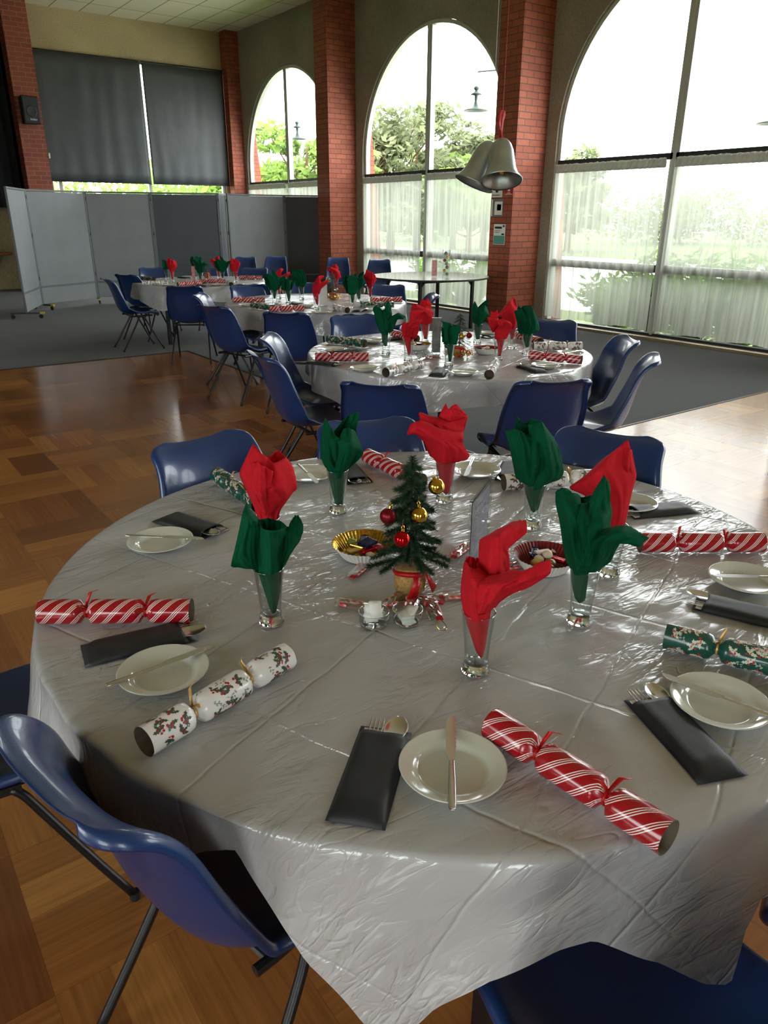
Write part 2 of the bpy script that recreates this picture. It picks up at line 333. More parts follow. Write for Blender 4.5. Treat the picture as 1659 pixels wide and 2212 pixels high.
def cloth_mat():
    """silver-white plastic tablecloth: grid of fold creases, crinkles"""
    mt, nt, out = new_mat('plastic_tablecloth'); n = N(nt); tc = n('TexCoord')
    uv = n('Mapping', {0: tc.outputs['UV'], 2: (0, 0, math.radians(22.2) - pi/2*0)}, vector_type='TEXTURE'); s = n('SeparateXYZ', {0: uv.outputs[0]})
    wob = n('TexNoise', {'Vector': tc.outputs['UV'], 'Scale': 9.0, 'Detail': 3.0})
    def crease(c, off, p, w):
        cc = n.math('ADD', n.math('ADD', c, off), n.math('MULTIPLY', n.math('SUBTRACT', wob.outputs[0], .5), .018))
        f = n.math('FRACT', n.math('DIVIDE', cc, p)); d = n.math('MULTIPLY', n.math('ABSOLUTE', n.math('SUBTRACT', f, .5)), p)
        e = n.math('DIVIDE', n.math('SUBTRACT', p/2, d), w); return n.math('POWER', 2.718, n.math('MULTIPLY', n.math('MULTIPLY', e, e), -1.0))
    cr = n.math('MAXIMUM', crease(s.outputs[0], 5.22 + .33, .345, .0036), crease(s.outputs[1], 5.06 + .05, .23, .0032))
    mp = n('Mapping', {0: tc.outputs['UV'], 2: (0, 0, .5), 3: (1, 2.0, 1)})
    n1 = n('TexNoise', {'Vector': mp.outputs[0], 'Scale': 3.4, 'Detail': 3.0, 'Roughness': .5, 'Distortion': .7})
    n2 = n('TexNoise', {'Vector': mp.outputs[0], 'Scale': 12.0, 'Detail': 3.0, 'Distortion': .9})
    msk = n('TexNoise', {'Vector': tc.outputs['UV'], 'Scale': 3.2}); mk = n.ramp(msk.outputs[0], [(.40, (.12,.12,.12,1)), (.64, (1,1,1,1))])
    wv = n('MixRGB', {0: .045, 1: tc.outputs['UV'], 2: n('TexNoise', {'Vector': tc.outputs['UV'], 'Scale': 4.0}).outputs[1]})
    v1 = n('TexVoronoi', {'Vector': n('Mapping', {0: wv.outputs[0], 3: (1, 2.1, 1), 2: (0, 0, 1.0)}).outputs[0], 'Scale': 5.0}, feature='F1')
    v2 = n('TexVoronoi', {'Vector': n('Mapping', {0: wv.outputs[0], 3: (1, 2.4, 1), 2: (0, 0, -.6)}).outputs[0], 'Scale': 11.0}, feature='F1')
    h = n.math('ADD', n.math('MULTIPLY', cr, .34), n.math('MULTIPLY', n1.outputs[0], 2.0))
    rm = n('Mapping', {0: tc.outputs['UV'], 2: (0, 0, .62), 3: (1, 3.0, 1)})
    rid = n('TexNoise', {'Vector': rm.outputs[0], 'Scale': 6.5, 'Detail': 2.0, 'Distortion': .9}); rg = n.math('SUBTRACT', 1.0, n.math('MINIMUM', n.math('MULTIPLY', n.math('ABSOLUTE', n.math('SUBTRACT', rid.outputs[0], .5)), 16.0), 1.0))
    rid2 = n('TexNoise', {'Vector': n('Mapping', {0: tc.outputs['UV'], 2: (0, 0, -.5), 3: (1, 2.6, 1)}).outputs[0], 'Scale': 11.0, 'Detail': 2.0, 'Distortion': 1.2}); rg2 = n.math('SUBTRACT', 1.0, n.math('MINIMUM', n.math('MULTIPLY', n.math('ABSOLUTE', n.math('SUBTRACT', rid2.outputs[0], .5)), 12.0), 1.0))
    h = n.math('ADD', h, n.math('MULTIPLY', n.math('MULTIPLY', n2.outputs[0], mk), .7))
    h = n.math('ADD', h, n.math('MULTIPLY', n.math('MULTIPLY', rg, mk), .30)); h = n.math('ADD', h, n.math('MULTIPLY', n.math('MULTIPLY', rg2, mk), .17))
    h = n.math('ADD', h, n.math('MULTIPLY', v1.outputs[0], 1.25)); h = n.math('ADD', h, n.math('MULTIPLY', n.math('MULTIPLY', v2.outputs[0], mk), 1.1))
    bp = n('Bump', {'Height': h, 'Strength': .8, 'Distance': .0052})
    b = n('BsdfPrincipled', {'Base Color': srgb((191, 191, 193)), 'Roughness': .2, 'Specular IOR Level': 1.0, 'Normal': bp.outputs[0]})
    tl = n('BsdfTranslucent', {'Color': srgb((214, 212, 212)), 'Normal': bp.outputs[0]}); mx = n('MixShader', {0: .16, 1: b.outputs[0], 2: tl.outputs[0]})
    nt.links.new(mx.outputs[0], out.inputs[0]); return mt
M['cloth'] = cloth_mat()

def sheer_mat():
    mt, nt, out = new_mat('sheer_curtain'); n = N(nt)
    d = n('BsdfDiffuse', {'Color': srgb((226, 226, 218))}); t = n('BsdfTranslucent', {'Color': srgb((158, 160, 152))}); tr = n('BsdfTransparent')
    a = n('MixShader', {0: .6, 1: d.outputs[0], 2: t.outputs[0]})
    g = n('NewGeometry'); st = n('TexNoise', {'Vector': n('Mapping', {0: g.outputs['Position'], 3: (0, 24, .8)}).outputs[0], 'Scale': 1.0, 'Detail': 2.0})
    lw = n('LayerWeight', {'Blend': .35}); f = n.math('ADD', n.math('MULTIPLY', lw.outputs[1], .22), n.math('ADD', n.ramp(st.outputs[0], [(.36, (0,0,0,1)), (.62, (.26,.26,.26,1))]), .56))
    mx = n('MixShader', {0: f, 1: tr.outputs[0], 2: a.outputs[0]}); nt.links.new(mx.outputs[0], out.inputs[0]); return mt
M['sheer'] = sheer_mat()
M['sheer_head'] = pbr('gathered_curtain_heading', (200, 200, 192), .9, bump=(60, .6, .004), trans=.3)

def stripe_mat(name, red, white, period, slope):
    """wrapping paper printed with triple slanted stripes; UV: u along the roll in metres, v round it in metres"""
    mt, nt, out = new_mat(name); n = N(nt); tc = n('TexCoord'); s = n('SeparateXYZ', {0: tc.outputs['UV']})
    f = n.math('FRACT', n.math('DIVIDE', n.math('ADD', n.math('ADD', s.outputs[0], n.math('MULTIPLY', s.outputs[1], slope)), 10.0), period))
    bands = None
    for a, b in ((.50, .565), (.65, .715), (.80, .865)):
        k = n.math('MULTIPLY', n.math('GREATER_THAN', f, a), n.math('LESS_THAN', f, b)); bands = k if bands is None else n.math('MAXIMUM', bands, k)
    c = n.mix(bands, srgb(red), srgb(white))
    b = n('BsdfPrincipled', {'Base Color': c, 'Roughness': .22, 'Specular IOR Level': .5, 'Coat Weight': .3}); nt.links.new(b.outputs[0], out.inputs[0]); return mt
M['stripe'] = stripe_mat('striped_wrapping', (160, 12, 26), (238, 230, 226), .032, .9)
M['candy'] = stripe_mat('candy_stripes', (226, 70, 70), (244, 232, 228), .012, .8)
M['wrap_white'] = pbr('white_holly_paper', (228, 226, 224), .25, coat=.3)
M['wrap_green'] = pbr('green_holly_paper', (22, 74, 62), .25, coat=.3)
M['leaf_p1'] = pbr('printed_leaf_green', (58, 82, 66), .4); M['leaf_p2'] = pbr('printed_leaf_grey', (140, 152, 144), .4)
M['berry_p'] = pbr('printed_berry', (168, 30, 44), .4); M['leaf_p3'] = pbr('printed_leaf_cream', (196, 200, 180), .4); M['line_p'] = pbr('printed_line', (60, 60, 60), .5)
# ------------------------------------------------------------------ the hall
HC = 5.5; XW = 8.99; XO = 9.13; YB = 18.4
BAYS = [16.0, 11.07, 6.14, 1.21, -3.72]; AW = 1.96; ZS = 2.60; Z0 = .06
X_L = -6.0; Y_F = -6.6
o = MB(); o.box((X_L-.2, Y_F-.2, -.3), (XO, 19.2, -.02)); b = o.build('floor', M['carpet']); struct(b)
# carpet and parquet meet edge to edge on the slab
CA, CB = (3.42, 8.83), (3.47, 3.48)
o = MB(); o.add([(X_L, 8.83, 0), (3.45, 8.83, 0), (3.45, 3.48, 0), (8.9, 3.48, 0), (8.9, 18.95, 0), (X_L, 18.95, 0)], [(0, 1, 2, 3, 4, 5)])
o.add([(X_L, 8.83, -.02), (3.45, 8.83, -.02), (3.45, 3.48, -.02), (8.9, 3.48, -.02), (8.9, 18.95, -.02), (X_L, 18.95, -.02)], [(5, 4, 3, 2, 1, 0)])
struct(o.build('floor_carpet', M['carpet']))
o = MB(); o.add([(X_L, Y_F, 0), (8.9, Y_F, 0), (8.9, 3.48, 0), (3.45, 3.48, 0), (3.45, 8.83, 0), (X_L, 8.83, 0)], [(0, 1, 2, 3, 4, 5)])
o.add([(X_L, Y_F, -.02), (8.9, Y_F, -.02), (8.9, 3.48, -.02), (3.45, 3.48, -.02), (3.45, 8.83, -.02), (X_L, 8.83, -.02)], [(5, 4, 3, 2, 1, 0)])
struct(o.build('floor_parquet', M['parquet']))
o = MB()
pts = [(X_L, 8.83), (3.45, 8.83), (3.45, 3.48), (8.9, 3.48)]
for (x0, y0), (x1, y1) in zip(pts, pts[1:]):
    o.box((min(x0, x1)-.008, min(y0, y1)-.008, 0), (max(x0, x1)+.008, max(y0, y1)+.008, .005))
struct(o.build('trim_1', M['dark_frame']))
o = MB(); o.box((X_L-.2, Y_F-.2, HC), (XO, 19.2, HC+.2)); struct(o.build('ceiling', M['ceiling']))

# window wall with round-headed openings
def arch_z(d): return ZS + math.sqrt(max(AW*AW - d*d, 0))
w = MB(); edges = [Y_F - .2]
for c in sorted(BAYS): edges += [c - AW, c + AW]
edges.append(19.2)
for i in range(0, len(edges), 2): w.box((XW, edges[i], 0), (XO, edges[i+1], HC))
for c in BAYS:
    K = 36; ys = [c - AW*cos(pi*k/K) for k in range(K+1)]
    for xx, rev in ((XW, 0), (XO, 1)):
        for k in range(K):
            q = [(xx, ys[k], arch_z(ys[k]-c)), (xx, ys[k+1], arch_z(ys[k+1]-c)), (xx, ys[k+1], HC), (xx, ys[k], HC)]
            w.add(q, [(0, 1, 2, 3)] if rev else [(3, 2, 1, 0)])
    w.grid([[(XW, y, arch_z(y-c)) for y in ys], [(XO, y, arch_z(y-c)) for y in ys]])
    w.box((XW, c-AW, 0), (XO, c+AW, Z0-.02))
struct(w.build('wall_right', M['stucco']))
o = MB()
o.box((8.9, Y_F, -.01), (XW-.005, 18.3, .035)); struct(o.build('baseboard_right', M['tan_sill']))

def window(idx, c):
    root = thing('window_%d' % idx, None, None, (9.06, c, 0)); root['kind'] = 'structure'
    fr = MB(); t = .035
    K = 40; pts = [(0, -AW+t, Z0)] + [(0, -(AW-t)*cos(pi*k/K), ZS + (AW-t)*sin(pi*k/K)) for k in range(K+1)] + [(0, AW-t, Z0)]
    # rectangular section swept round the opening
    rows = []
    for i, p in enumerate(pts):
        a = Vector(pts[max(i-1, 0)]); b = Vector(pts[min(i+1, len(pts)-1)]); tt = (b-a).normalized(); nrm = Vector((0, -tt.z, tt.y))
        p = Vector(p); rows.append([p + Vector((dx, 0, 0)) + nrm*dn for dx, dn in ((-.03, -.03), (.06, -.03), (.06, .03), (-.03, .03))])
    fr.grid(rows, closeu=True); struct(fr.build('window_frame', M['alu'], root))
    mu = MB(); mu.box((-.05, -.062, Z0), (.05, .062, ZS+AW-.075)); mu.box((-.062, -.02, Z0), (-.05, .02, ZS+AW-.075)); struct(mu.build('mullion', M['alu'], root))
    tr = MB(); tr.box((-.05, -AW+.04, 2.235), (.05, AW-.04, 2.31)); tr.box((-.04, -AW+.04, .86), (.04, AW-.04, .96)); tr.box((-.05, -AW+.04, .0), (.05, AW-.04, .075)); struct(tr.build('transom', M['dark_frame'], root))
    gl = MB(); ys = [-(AW-.05)*cos(pi*k/K) for k in range(K+1)]
    for s0, s1, in ((-AW+.05, -.05), (.05, AW-.05)):
        for z0, z1 in ((.075, .86), (.96, 2.235)): gl.box((.018, s0, z0), (.022, s1, z1))
        n_ = 20; yy = [s0 + (s1-s0)*k/n_ for k in range(n_+1)]
        top = [ZS + math.sqrt(max((AW-.05)**2 - y*y, 0)) for y in yy]
        gl.grid([[(.02, y, 2.31) for y in yy], [(.02, y, z) for y, z in zip(yy, top)]])
    struct(gl.build('pane', M['pane'], root))
    return root
for i, c in enumerate(BAYS): window(i+1, c)

# sheer curtains, one to each half of a window, gathered on a rod under the transom
def curtain(c, s0, s1, seed, label):
    r = random.Random(seed); root = thing('sheer_curtain', label, 'curtain', (8.955, c, 0), 0, 'sheer curtains on the arched windows')
    n_ = int(150*(s1-s0)/1.9); rows = []; ph = [r.uniform(0, 6.3) for _ in range(4)]; fr = [r.uniform(34, 46), r.uniform(60, 75), r.uniform(15, 20)]
    for k in range(17):
        v = k/16; z = .105 + .012*sin(seed) + v*(2.15-.105); row = []
        for j in range(n_+1):
            u = s0 + (s1-s0)*j/n_
            a = sin(u*fr[0] + ph[0] + .8*sin(u*5 + ph[3]) + .5*(1-v)) * .020 + sin(u*fr[1] + ph[1])*.008*v + sin(u*fr[2] + ph[2] + 1.2*v)*.012*(1-v)
            row.append((a*(.75 + .25*(1-v)), u + .018*sin(fr[0]*u*.5 + ph[1])*(1-v), z + (.012*sin(u*9+ph[0]) if k == 0 else 0)))
        rows.append(row)
    b = MB(); b.grid(rows); b.build('drape', M['sheer'], root, smooth=True)
    rows = []
    for k in range(5):
        z = 2.14 + k*.028; rows.append([(.012*sin((s0+(s1-s0)*j/n_)*90 + k) + .004*nz(j*.4, k, seed), s0+(s1-s0)*j/n_, z + (.012*nz(j*.25, k*.2, seed) if k == 4 else 0)) for j in range(n_+1)])
    b = MB(); b.grid(rows); mod(b.build('heading', M['sheer_head'], root, smooth=True), 'SOLIDIFY', thickness=.01)
    return root
names = {0: 'the farthest arched window', 1: 'the middle arched window', 2: 'the nearest arched window', 3: 'the window beside the camera', 4: 'the last window'}
for i, c in enumerate(BAYS[:4]):
    curtain(c, -AW+.06, -.07, 11+i, 'white sheer curtain on the right half of %s' % names[i])
    curtain(c, .07, AW-.06, 31+i, 'white sheer curtain on the left half of %s' % names[i])

# brick piers between the windows
def pier(y0, y1, x0, name):
    o = MB(); o.box((x0, y0, 0), (XW+.0, y1, HC)); b = o.build(name, M['brick']); struct(b); return b
for i, (y0, x0) in enumerate(((13.25, 8.36), (8.3, 8.38), (3.36, 8.38), (-1.57, 8.38))):
    pier(y0, y0+.45, x0, 'wall_brick_pier')
pier(18.1, YB+.2, 8.67, 'wall_brick_pier')
# outer piers, tapering upwards
for y in (18.47, 13.55, 8.6, 3.67):
    o = MB(); x0, x1, x2 = XO, XO+.62, XO+.22
    o.add([(x0, y-.24, -.3), (x1, y-.24, -.3), (x1, y+.24, -.3), (x0, y+.24, -.3), (x0, y-.24, 3.75), (x2, y-.24, 3.75), (x2, y+.24, 3.75), (x0, y+.24, 3.75)],
          [(0,3,2,1),(4,5,6,7),(0,1,5,4),(1,2,6,5),(2,3,7,6),(3,0,4,7)])
    struct(o.build('wall_outer_pier', M['brick']))

# end wall with the wide blacked-out window
o = MB(); BX0, BX1, BZ0, BZ1 = 4.52, 8.6, .9, 4.72
o.box((3.9, YB, 0), (XO, YB+.22, BZ0)); o.box((3.9, YB, BZ1), (XO, YB+.22, HC)); o.box((3.9, YB, BZ0), (BX0, YB+.22, BZ1)); o.box((BX1, YB, BZ0), (XO, YB+.22, BZ1))
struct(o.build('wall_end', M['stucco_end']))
root = thing('window_6', None, None, (0, YB+.1, 0)); root['kind'] = 'structure'
o = MB()
for x in (BX0+.17, 6.70, BX1-.04): o.box((x-.035, -.04, BZ0), (x+.035, .04, BZ1))
o.box((BX0, -.04, BZ0), (BX1, .04, BZ0+.06)); o.box((BX0, -.04, BZ1-.05), (BX1, .04, BZ1)); struct(o.build('window_frame', M['alu'], root))
o = MB(); o.box((BX0, -.002, BZ0), (BX1, .002, BZ1)); struct(o.build('pane', M['pane'], root))
def blind(x0, x1, seed, label):
    root = thing('roller_blind', label, 'blind', ((x0+x1)/2, YB-.06, 2.24), 0, 'charcoal blinds over the end window'); w_ = (x1-x0)/2
    rows = []
    for k in range(13):
        z = k/12*2.46; rows.append([(-w_ + 2*w_*j/40, .014*nz(j*.22, k*.10, seed) + .010*sin(j*.9+seed)*math.exp(-z*1.5), z) for j in range(41)])
    b = MB(); b.grid(rows); mod(b.build('fabric', M['blind'], root, smooth=True), 'SOLIDIFY', thickness=.004)
    b = MB(); b.tube([(-w_, .0, 0), (w_, .0, 0)], .012, 8); b.build('bottom_bar', M['dark_frame'], root)
    b = MB(); b.tube([(-w_, .02, 2.46), (w_, .02, 2.46)], .025, 10); b.build('roller', M['dark_frame'], root)
blind(4.41, 6.672, 3, 'charcoal roller blind beside the brick pillar with the speaker')
blind(6.732, 8.66, 5, 'charcoal roller blind next to the corner brick pier')
o = MB(); o.box((3.92, 18.0, 0), (4.40, YB, HC)); struct(o.build('wall_brick_pillar', M['brick_pale']))
o = MB(); o.box((4.41, 17.98, 2.66), (4.44, 18.02, 2.76)); o.box((4.40, 17.99, 2.69), (4.412, 18.01, 2.73)); tag(o.build('pillar_bracket', M['paper_white'], None), 'small white bracket on the edge of the speaker pillar', 'switch')  # small white bracket on the pillar edge
# stage side, left of the pillar
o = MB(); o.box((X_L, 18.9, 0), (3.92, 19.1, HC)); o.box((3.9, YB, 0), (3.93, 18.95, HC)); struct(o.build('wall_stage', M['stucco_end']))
rows = []
for k in range(9):
    z = 1.7 + k/8*3.3; rows.append([(0 + j*.02, .05*sin(j*.55) + .02*sin(j*.23 + z), z) for j in range(0, 110)])
cu = thing('stage_curtain', 'black pleated stage curtain left of the brick pillar', 'curtain', (1.68, 18.45, 0))
b = MB(); b.grid(rows); mod(b.build('drape', M['stage_curtain'], cu, smooth=True), 'SOLIDIFY', thickness=.01)
b = MB(); b.tube([(0, 0, 5.02), (2.2, 0, 5.02)], .03, 8); b.build('rail', M['black_metal'], cu)
sh = thing('timber_ledge', 'orange timber ledge on the roughcast wall behind the grey screens', 'shelf', (2.2, 18.7, .75))
b = MB(); b.box((-1.2, -.35, 0), (1.25, .19, .05)); mod(b.build('board', M['orange_wood'], sh), 'BEVEL', width=.008)
b = MB(); b.box((-1.1, .05, -.16), (-1.05, .19, 0)); b.box((1.0, .05, -.16), (1.05, .19, 0)); b.build('bracket', M['black_metal'], sh)
pn = thing('framed_black_panel', 'black panel with pale frame standing on the timber ledge', 'panel', (2.55, 18.5, .80))  # pale-framed black panel, taken for a television-like screen
b = MB(); b.box((-.7, -.01, .03), (.52, .01, .42)); b.build('panel', M['dark_glass'], pn)
b = MB()
for a, c in (((-.73, -.02, 0), (.55, .02, .03)), ((-.73, -.02, .42), (.55, .02, .45)), ((.52, -.02, .03), (.55, .02, .42)), ((-.73, -.02, .03), (-.7, .02, .42))): b.box(a, c)
b.build('frame', M['alu'], pn)
# walls behind the camera and to its left, with the hall's other windows
def plain_wall(name, axis, pos, a0, a1, holes, z0, z1):
    o = MB()
    def bx(u0, u1, za, zb):
        if axis == 'x': o.box((pos-.1, u0, za), (pos+.1, u1, zb))
        else: o.box((u0, pos-.1, za), (u1, pos+.1, zb))
    bx(a0, a1, 0, z0); bx(a0, a1, z1, HC); e = [a0] + [v for h in holes for v in h] + [a1]
    for i in range(0, len(e), 2): bx(e[i], e[i+1], z0, z1)
    struct(o.build(name, M['stucco']))
    for i, (h0, h1) in enumerate(holes):
        g = MB()
        if axis == 'x': g.box((pos-.003, h0, z0), (pos+.003, h1, z1))
        else: g.box((h0, pos-.003, z0), (h1, pos+.003, z1))
        struct(g.build('window_%d' % (7 + i + (0 if axis == 'x' else 4)), M['pane']))
LEFT_H = [(-4.5, -1.5), (1.0, 4.0)]; BACK_H = [(-3.6, -1.6)]
plain_wall('wall_left', 'x', X_L-.1, Y_F-.2, 19.1, LEFT_H, 1.0, 3.4)
plain_wall('wall_back', 'y', Y_F-.1, X_L, XO, BACK_H, .6, 4.2)

# ------------------------------------------------------------------ grounds outside
o = MB(); o.add([(XO, -60, -.25), (12.4, -60, -.25), (12.4, 120, -.25), (XO, 120, -.25)], [(0, 1, 2, 3)]); o.add([(30, -60, -.25), (90, -60, -.25), (90, 120, -.25), (30, 120, -.25)], [(0, 1, 2, 3)])
o.add([(-60, 19.2, -.25), (XO, 19.2, -.25), (XO, 120, -.25), (-60, 120, -.25)], [(0, 1, 2, 3)])
o.add([(-60, -60, -.25), (XO, -60, -.25), (XO, Y_F-.2, -.25), (-60, Y_F-.2, -.25)], [(0, 1, 2, 3)])
o.add([(-60, Y_F-.2, -.25), (X_L-.2, Y_F-.2, -.25), (X_L-.2, 19.2, -.25), (-60, 19.2, -.25)], [(0, 1, 2, 3)])
g = o.build('lawn', M['grass']); g['kind'] = 'structure'
o = MB(); o.add([(12.4, -60, -.25), (30, -60, -.25), (30, 120, -.25), (12.4, 120, -.25)], [(0, 1, 2, 3)]); struct(o.build('bounce_ground', M['bounce_ground']))  # made-up pale ground, added to whiten the view and bounce light indoors
def tree(px, py, dist, spread, mat, label, seed, group='trees beyond the windows', n_=5200, leaf=.22, clumps=26, flat=.75):
    """a tree whose crown top stands at distance dist along the sight line through (px, py)"""
    r = random.Random(seed); d = ray(px, py); k = dist / math.hypot(d.x, d.y); top = EYE + d*k; h = top.z + .25
    root = thing('tree', label, 'tree', (top.x, top.y, -.25), 0, group)
    t = MB(); t.tube([(0, 0, -.1), (.1, .1, h*.3), (-.1, .05, h*.6), (0, 0, h*.85)], [.035*h, .028*h, .018*h, .006*h], 8)
    cl = []
    for i in range(clumps):
        a = r.uniform(0, 2*pi); z = r.uniform(.28, .93)*h; rr = spread*math.sqrt(r.random())*math.sqrt(max(.05, 1 - ((z/h-.55)/.5)**2))
        c = Vector((rr*cos(a), rr*sin(a), z)); cr = spread*r.uniform(.18, .34); cl.append((c, cr))
        t.tube([(0, 0, z*.55), c*.6 + Vector((0, 0, z*.2)), c], [.008*h, .006*h, .003*h], 5)
    t.build('trunk', M['bark'], root, smooth=True)
    f = MB(); vs = []; fs = []
    for i in range(n_):
        c, cr = r.choice(cl); v = Vector((r.gauss(0, 1), r.gauss(0, 1), r.gauss(0, 1))).normalized()*cr*r.uniform(.55, 1.05); v.z *= flat; p = c + v
        a = Vector((r.uniform(-1, 1), r.uniform(-1, 1), r.uniform(-1, 1))).normalized(); b_ = a.orthogonal().normalized(); s_ = leaf*r.uniform(.6, 1.3); k0 = len(vs)
        vs += [p - a*s_, p + b_*s_*.45, p + a*s_, p - b_*s_*.45]; fs.append((k0, k0+1, k0+2, k0+3))
    f.add(vs, fs); f.build('foliage', mat, root)
tree(662, 272, 34, 3.2, M['leaf_bright'], 'bright green tree through the right half of the farthest arch', 1)
tree(590, 350, 36, 3.8, M['leaf_bright'], 'low bright green tree through the left half of the farthest arch', 2)
tree(545, 400, 44, 7, M['leaf_bright'], 'pale green trees beyond the strip below the charcoal blinds', 21, clumps=30, n_=6000)
tree(250, 380, 46, 8, M['leaf_bright'], 'pale leafy tree behind the slot under the blinds', 22, clumps=30, n_=6000)
tree(845, 228, 38, 3.6, M['leaf_euc'], 'tall grey green gum tree left of the mullion in the middle arch', 3, leaf=.20, clumps=30, n_=6500)
tree(905, 262, 42, 3.9, M['leaf_euc'], 'dense gum tree behind the mullion of the middle arch', 4, clumps=30, n_=6500)
tree(800, 290, 36, 2.6, M['leaf_euc'], 'gum tree beside the left jamb of the middle arch', 5)
tree(985, 318, 46, 3.0, M['leaf_bright'], 'bright green tree low in the middle arch left of the bells', 6)
tree(1055, 296, 44, 2.6, M['leaf_euc'], 'olive tree behind the silver bells in the middle arch', 7)
tree(1020, 345, 38, 3.4, M['leaf_bright'], 'lowest bright green tree at the sill of the middle arch', 8)
tree(1245, 316, 46, 2.8, M['leaf_euc'], 'pale gum tree low at the left of the nearest arch', 9)
tree(1210, 332, 40, 1.8, M['leaf_euc'], 'small gum tree at the left jamb of the nearest arch', 10)
tree(1480, 440, 60, 7, M['leaf_euc'], 'distant trees behind the sheer curtain of the nearest arch', 11)
tree(900, 420, 62, 8, M['leaf_euc'], 'distant trees behind the sheer curtain of the middle arch', 12)
def shrub(x, y, h, n_, seed, label):
    r = random.Random(seed); root = thing('garden_shrub', label, 'shrub', (x, y, -.25), 0, 'shrubs under the arched windows')
    s_ = MB(); f = MB(); vs = []; fs = []
    for i in range(26):
        a = r.uniform(0, 2*pi); e = Vector((cos(a)*r.uniform(.1, .75), sin(a)*r.uniform(.1, .8), h*r.uniform(.6, 1.05))); s_.tube([(0, 0, 0), e*.5 + Vector((0, 0, .15)), e], [.012, .009, .004], 5)
        for j in range(n_//26):
            t_ = r.uniform(.2, 1.0); p = e*t_ + Vector((r.gauss(0, .06), r.gauss(0, .06), r.gauss(0, .05))); d_ = (Vector((r.gauss(0, 1), r.gauss(0, 1), r.uniform(-.2, 1.1)))).normalized()
            q = d_.orthogonal().normalized(); L_ = r.uniform(.12, .26); k0 = len(vs); vs += [p, p + d_*L_*.5 + q*L_*.14, p + d_*L_, p + d_*L_*.5 - q*L_*.14]; fs.append((k0, k0+1, k0+2, k0+3))
    s_.build('stem', M['bark'], root, smooth=True); f.add(vs, fs); f.build('foliage', M['leaf_shrub'], root)
for i, (x, y, h, l) in enumerate(((10.1, 6.9, 1.25, 'left half of the nearest window, at its middle'), (10.0, 6.1, 1.3, 'mullion of the nearest window'), (10.0, 5.5, 1.35, 'right half of the nearest window, beside the mullion'),
        (10.05, 4.95, 1.35, 'right half of the nearest window, at the photo edge'), (10.4, 7.8, .9, 'left jamb of the nearest window'), (10.2, 10.1, 1.15, 'right half of the middle window beside the brick pier'),
        (10.2, 11.2, 1.05, 'mullion of the middle window'), (10.3, 12.3, .95, 'left half of the middle window'))):
    shrub(x, y, h, 1500, 50+i, 'leafy green garden shrub outside the ' + l)
# lamps outside on the wall, hung on thin rods
def outdoor_lamp(y, ztop, label, arm=False):
    root = thing('outdoor_lamp', label, 'lamp', (9.8, y, ztop), 0, 'bell shaped outdoor lamps')
    p = [(.004, 0), (.03, -.01), (.05, -.04), (.03, -.07), (.02, -.075), (.06, -.11), (.105, -.135), (.03, -.15), (.022, -.24), (.04, -.29), (.10, -.33), (.20, -.37), (.215, -.385), (.205, -.385), (.09, -.335), (.01, -.30)]
    b = MB(); b.lathe([(r, z) for r, z in p], 24); b.build('lamp_shade', M['lamp_grey'], root, smooth=True)
    b = MB(); b.tube([(0, 0, 0), (0, 0, 5.0-ztop), (-.58, 0, 5.0-ztop)], .0035, 5); b.build('hanging_rod', M['lamp_grey'], root)
    if arm: b = MB(); b.tube([(-.02, -.05, .20), (-.35, -1.75, .02)], .014, 6); b.tube([(-.02, -.05, .20), (0, 0, .2)], .006, 6); b.build('arm', M['lamp_grey'], root)
outdoor_lamp(16.9, 3.62, 'grey bell shaped lamp outside the farthest arch')
outdoor_lamp(10.74, 3.64, 'grey bell shaped lamp outside the middle arch', True)
outdoor_lamp(5.35, 3.0, 'grey bell shaped lamp outside the nearest arch')
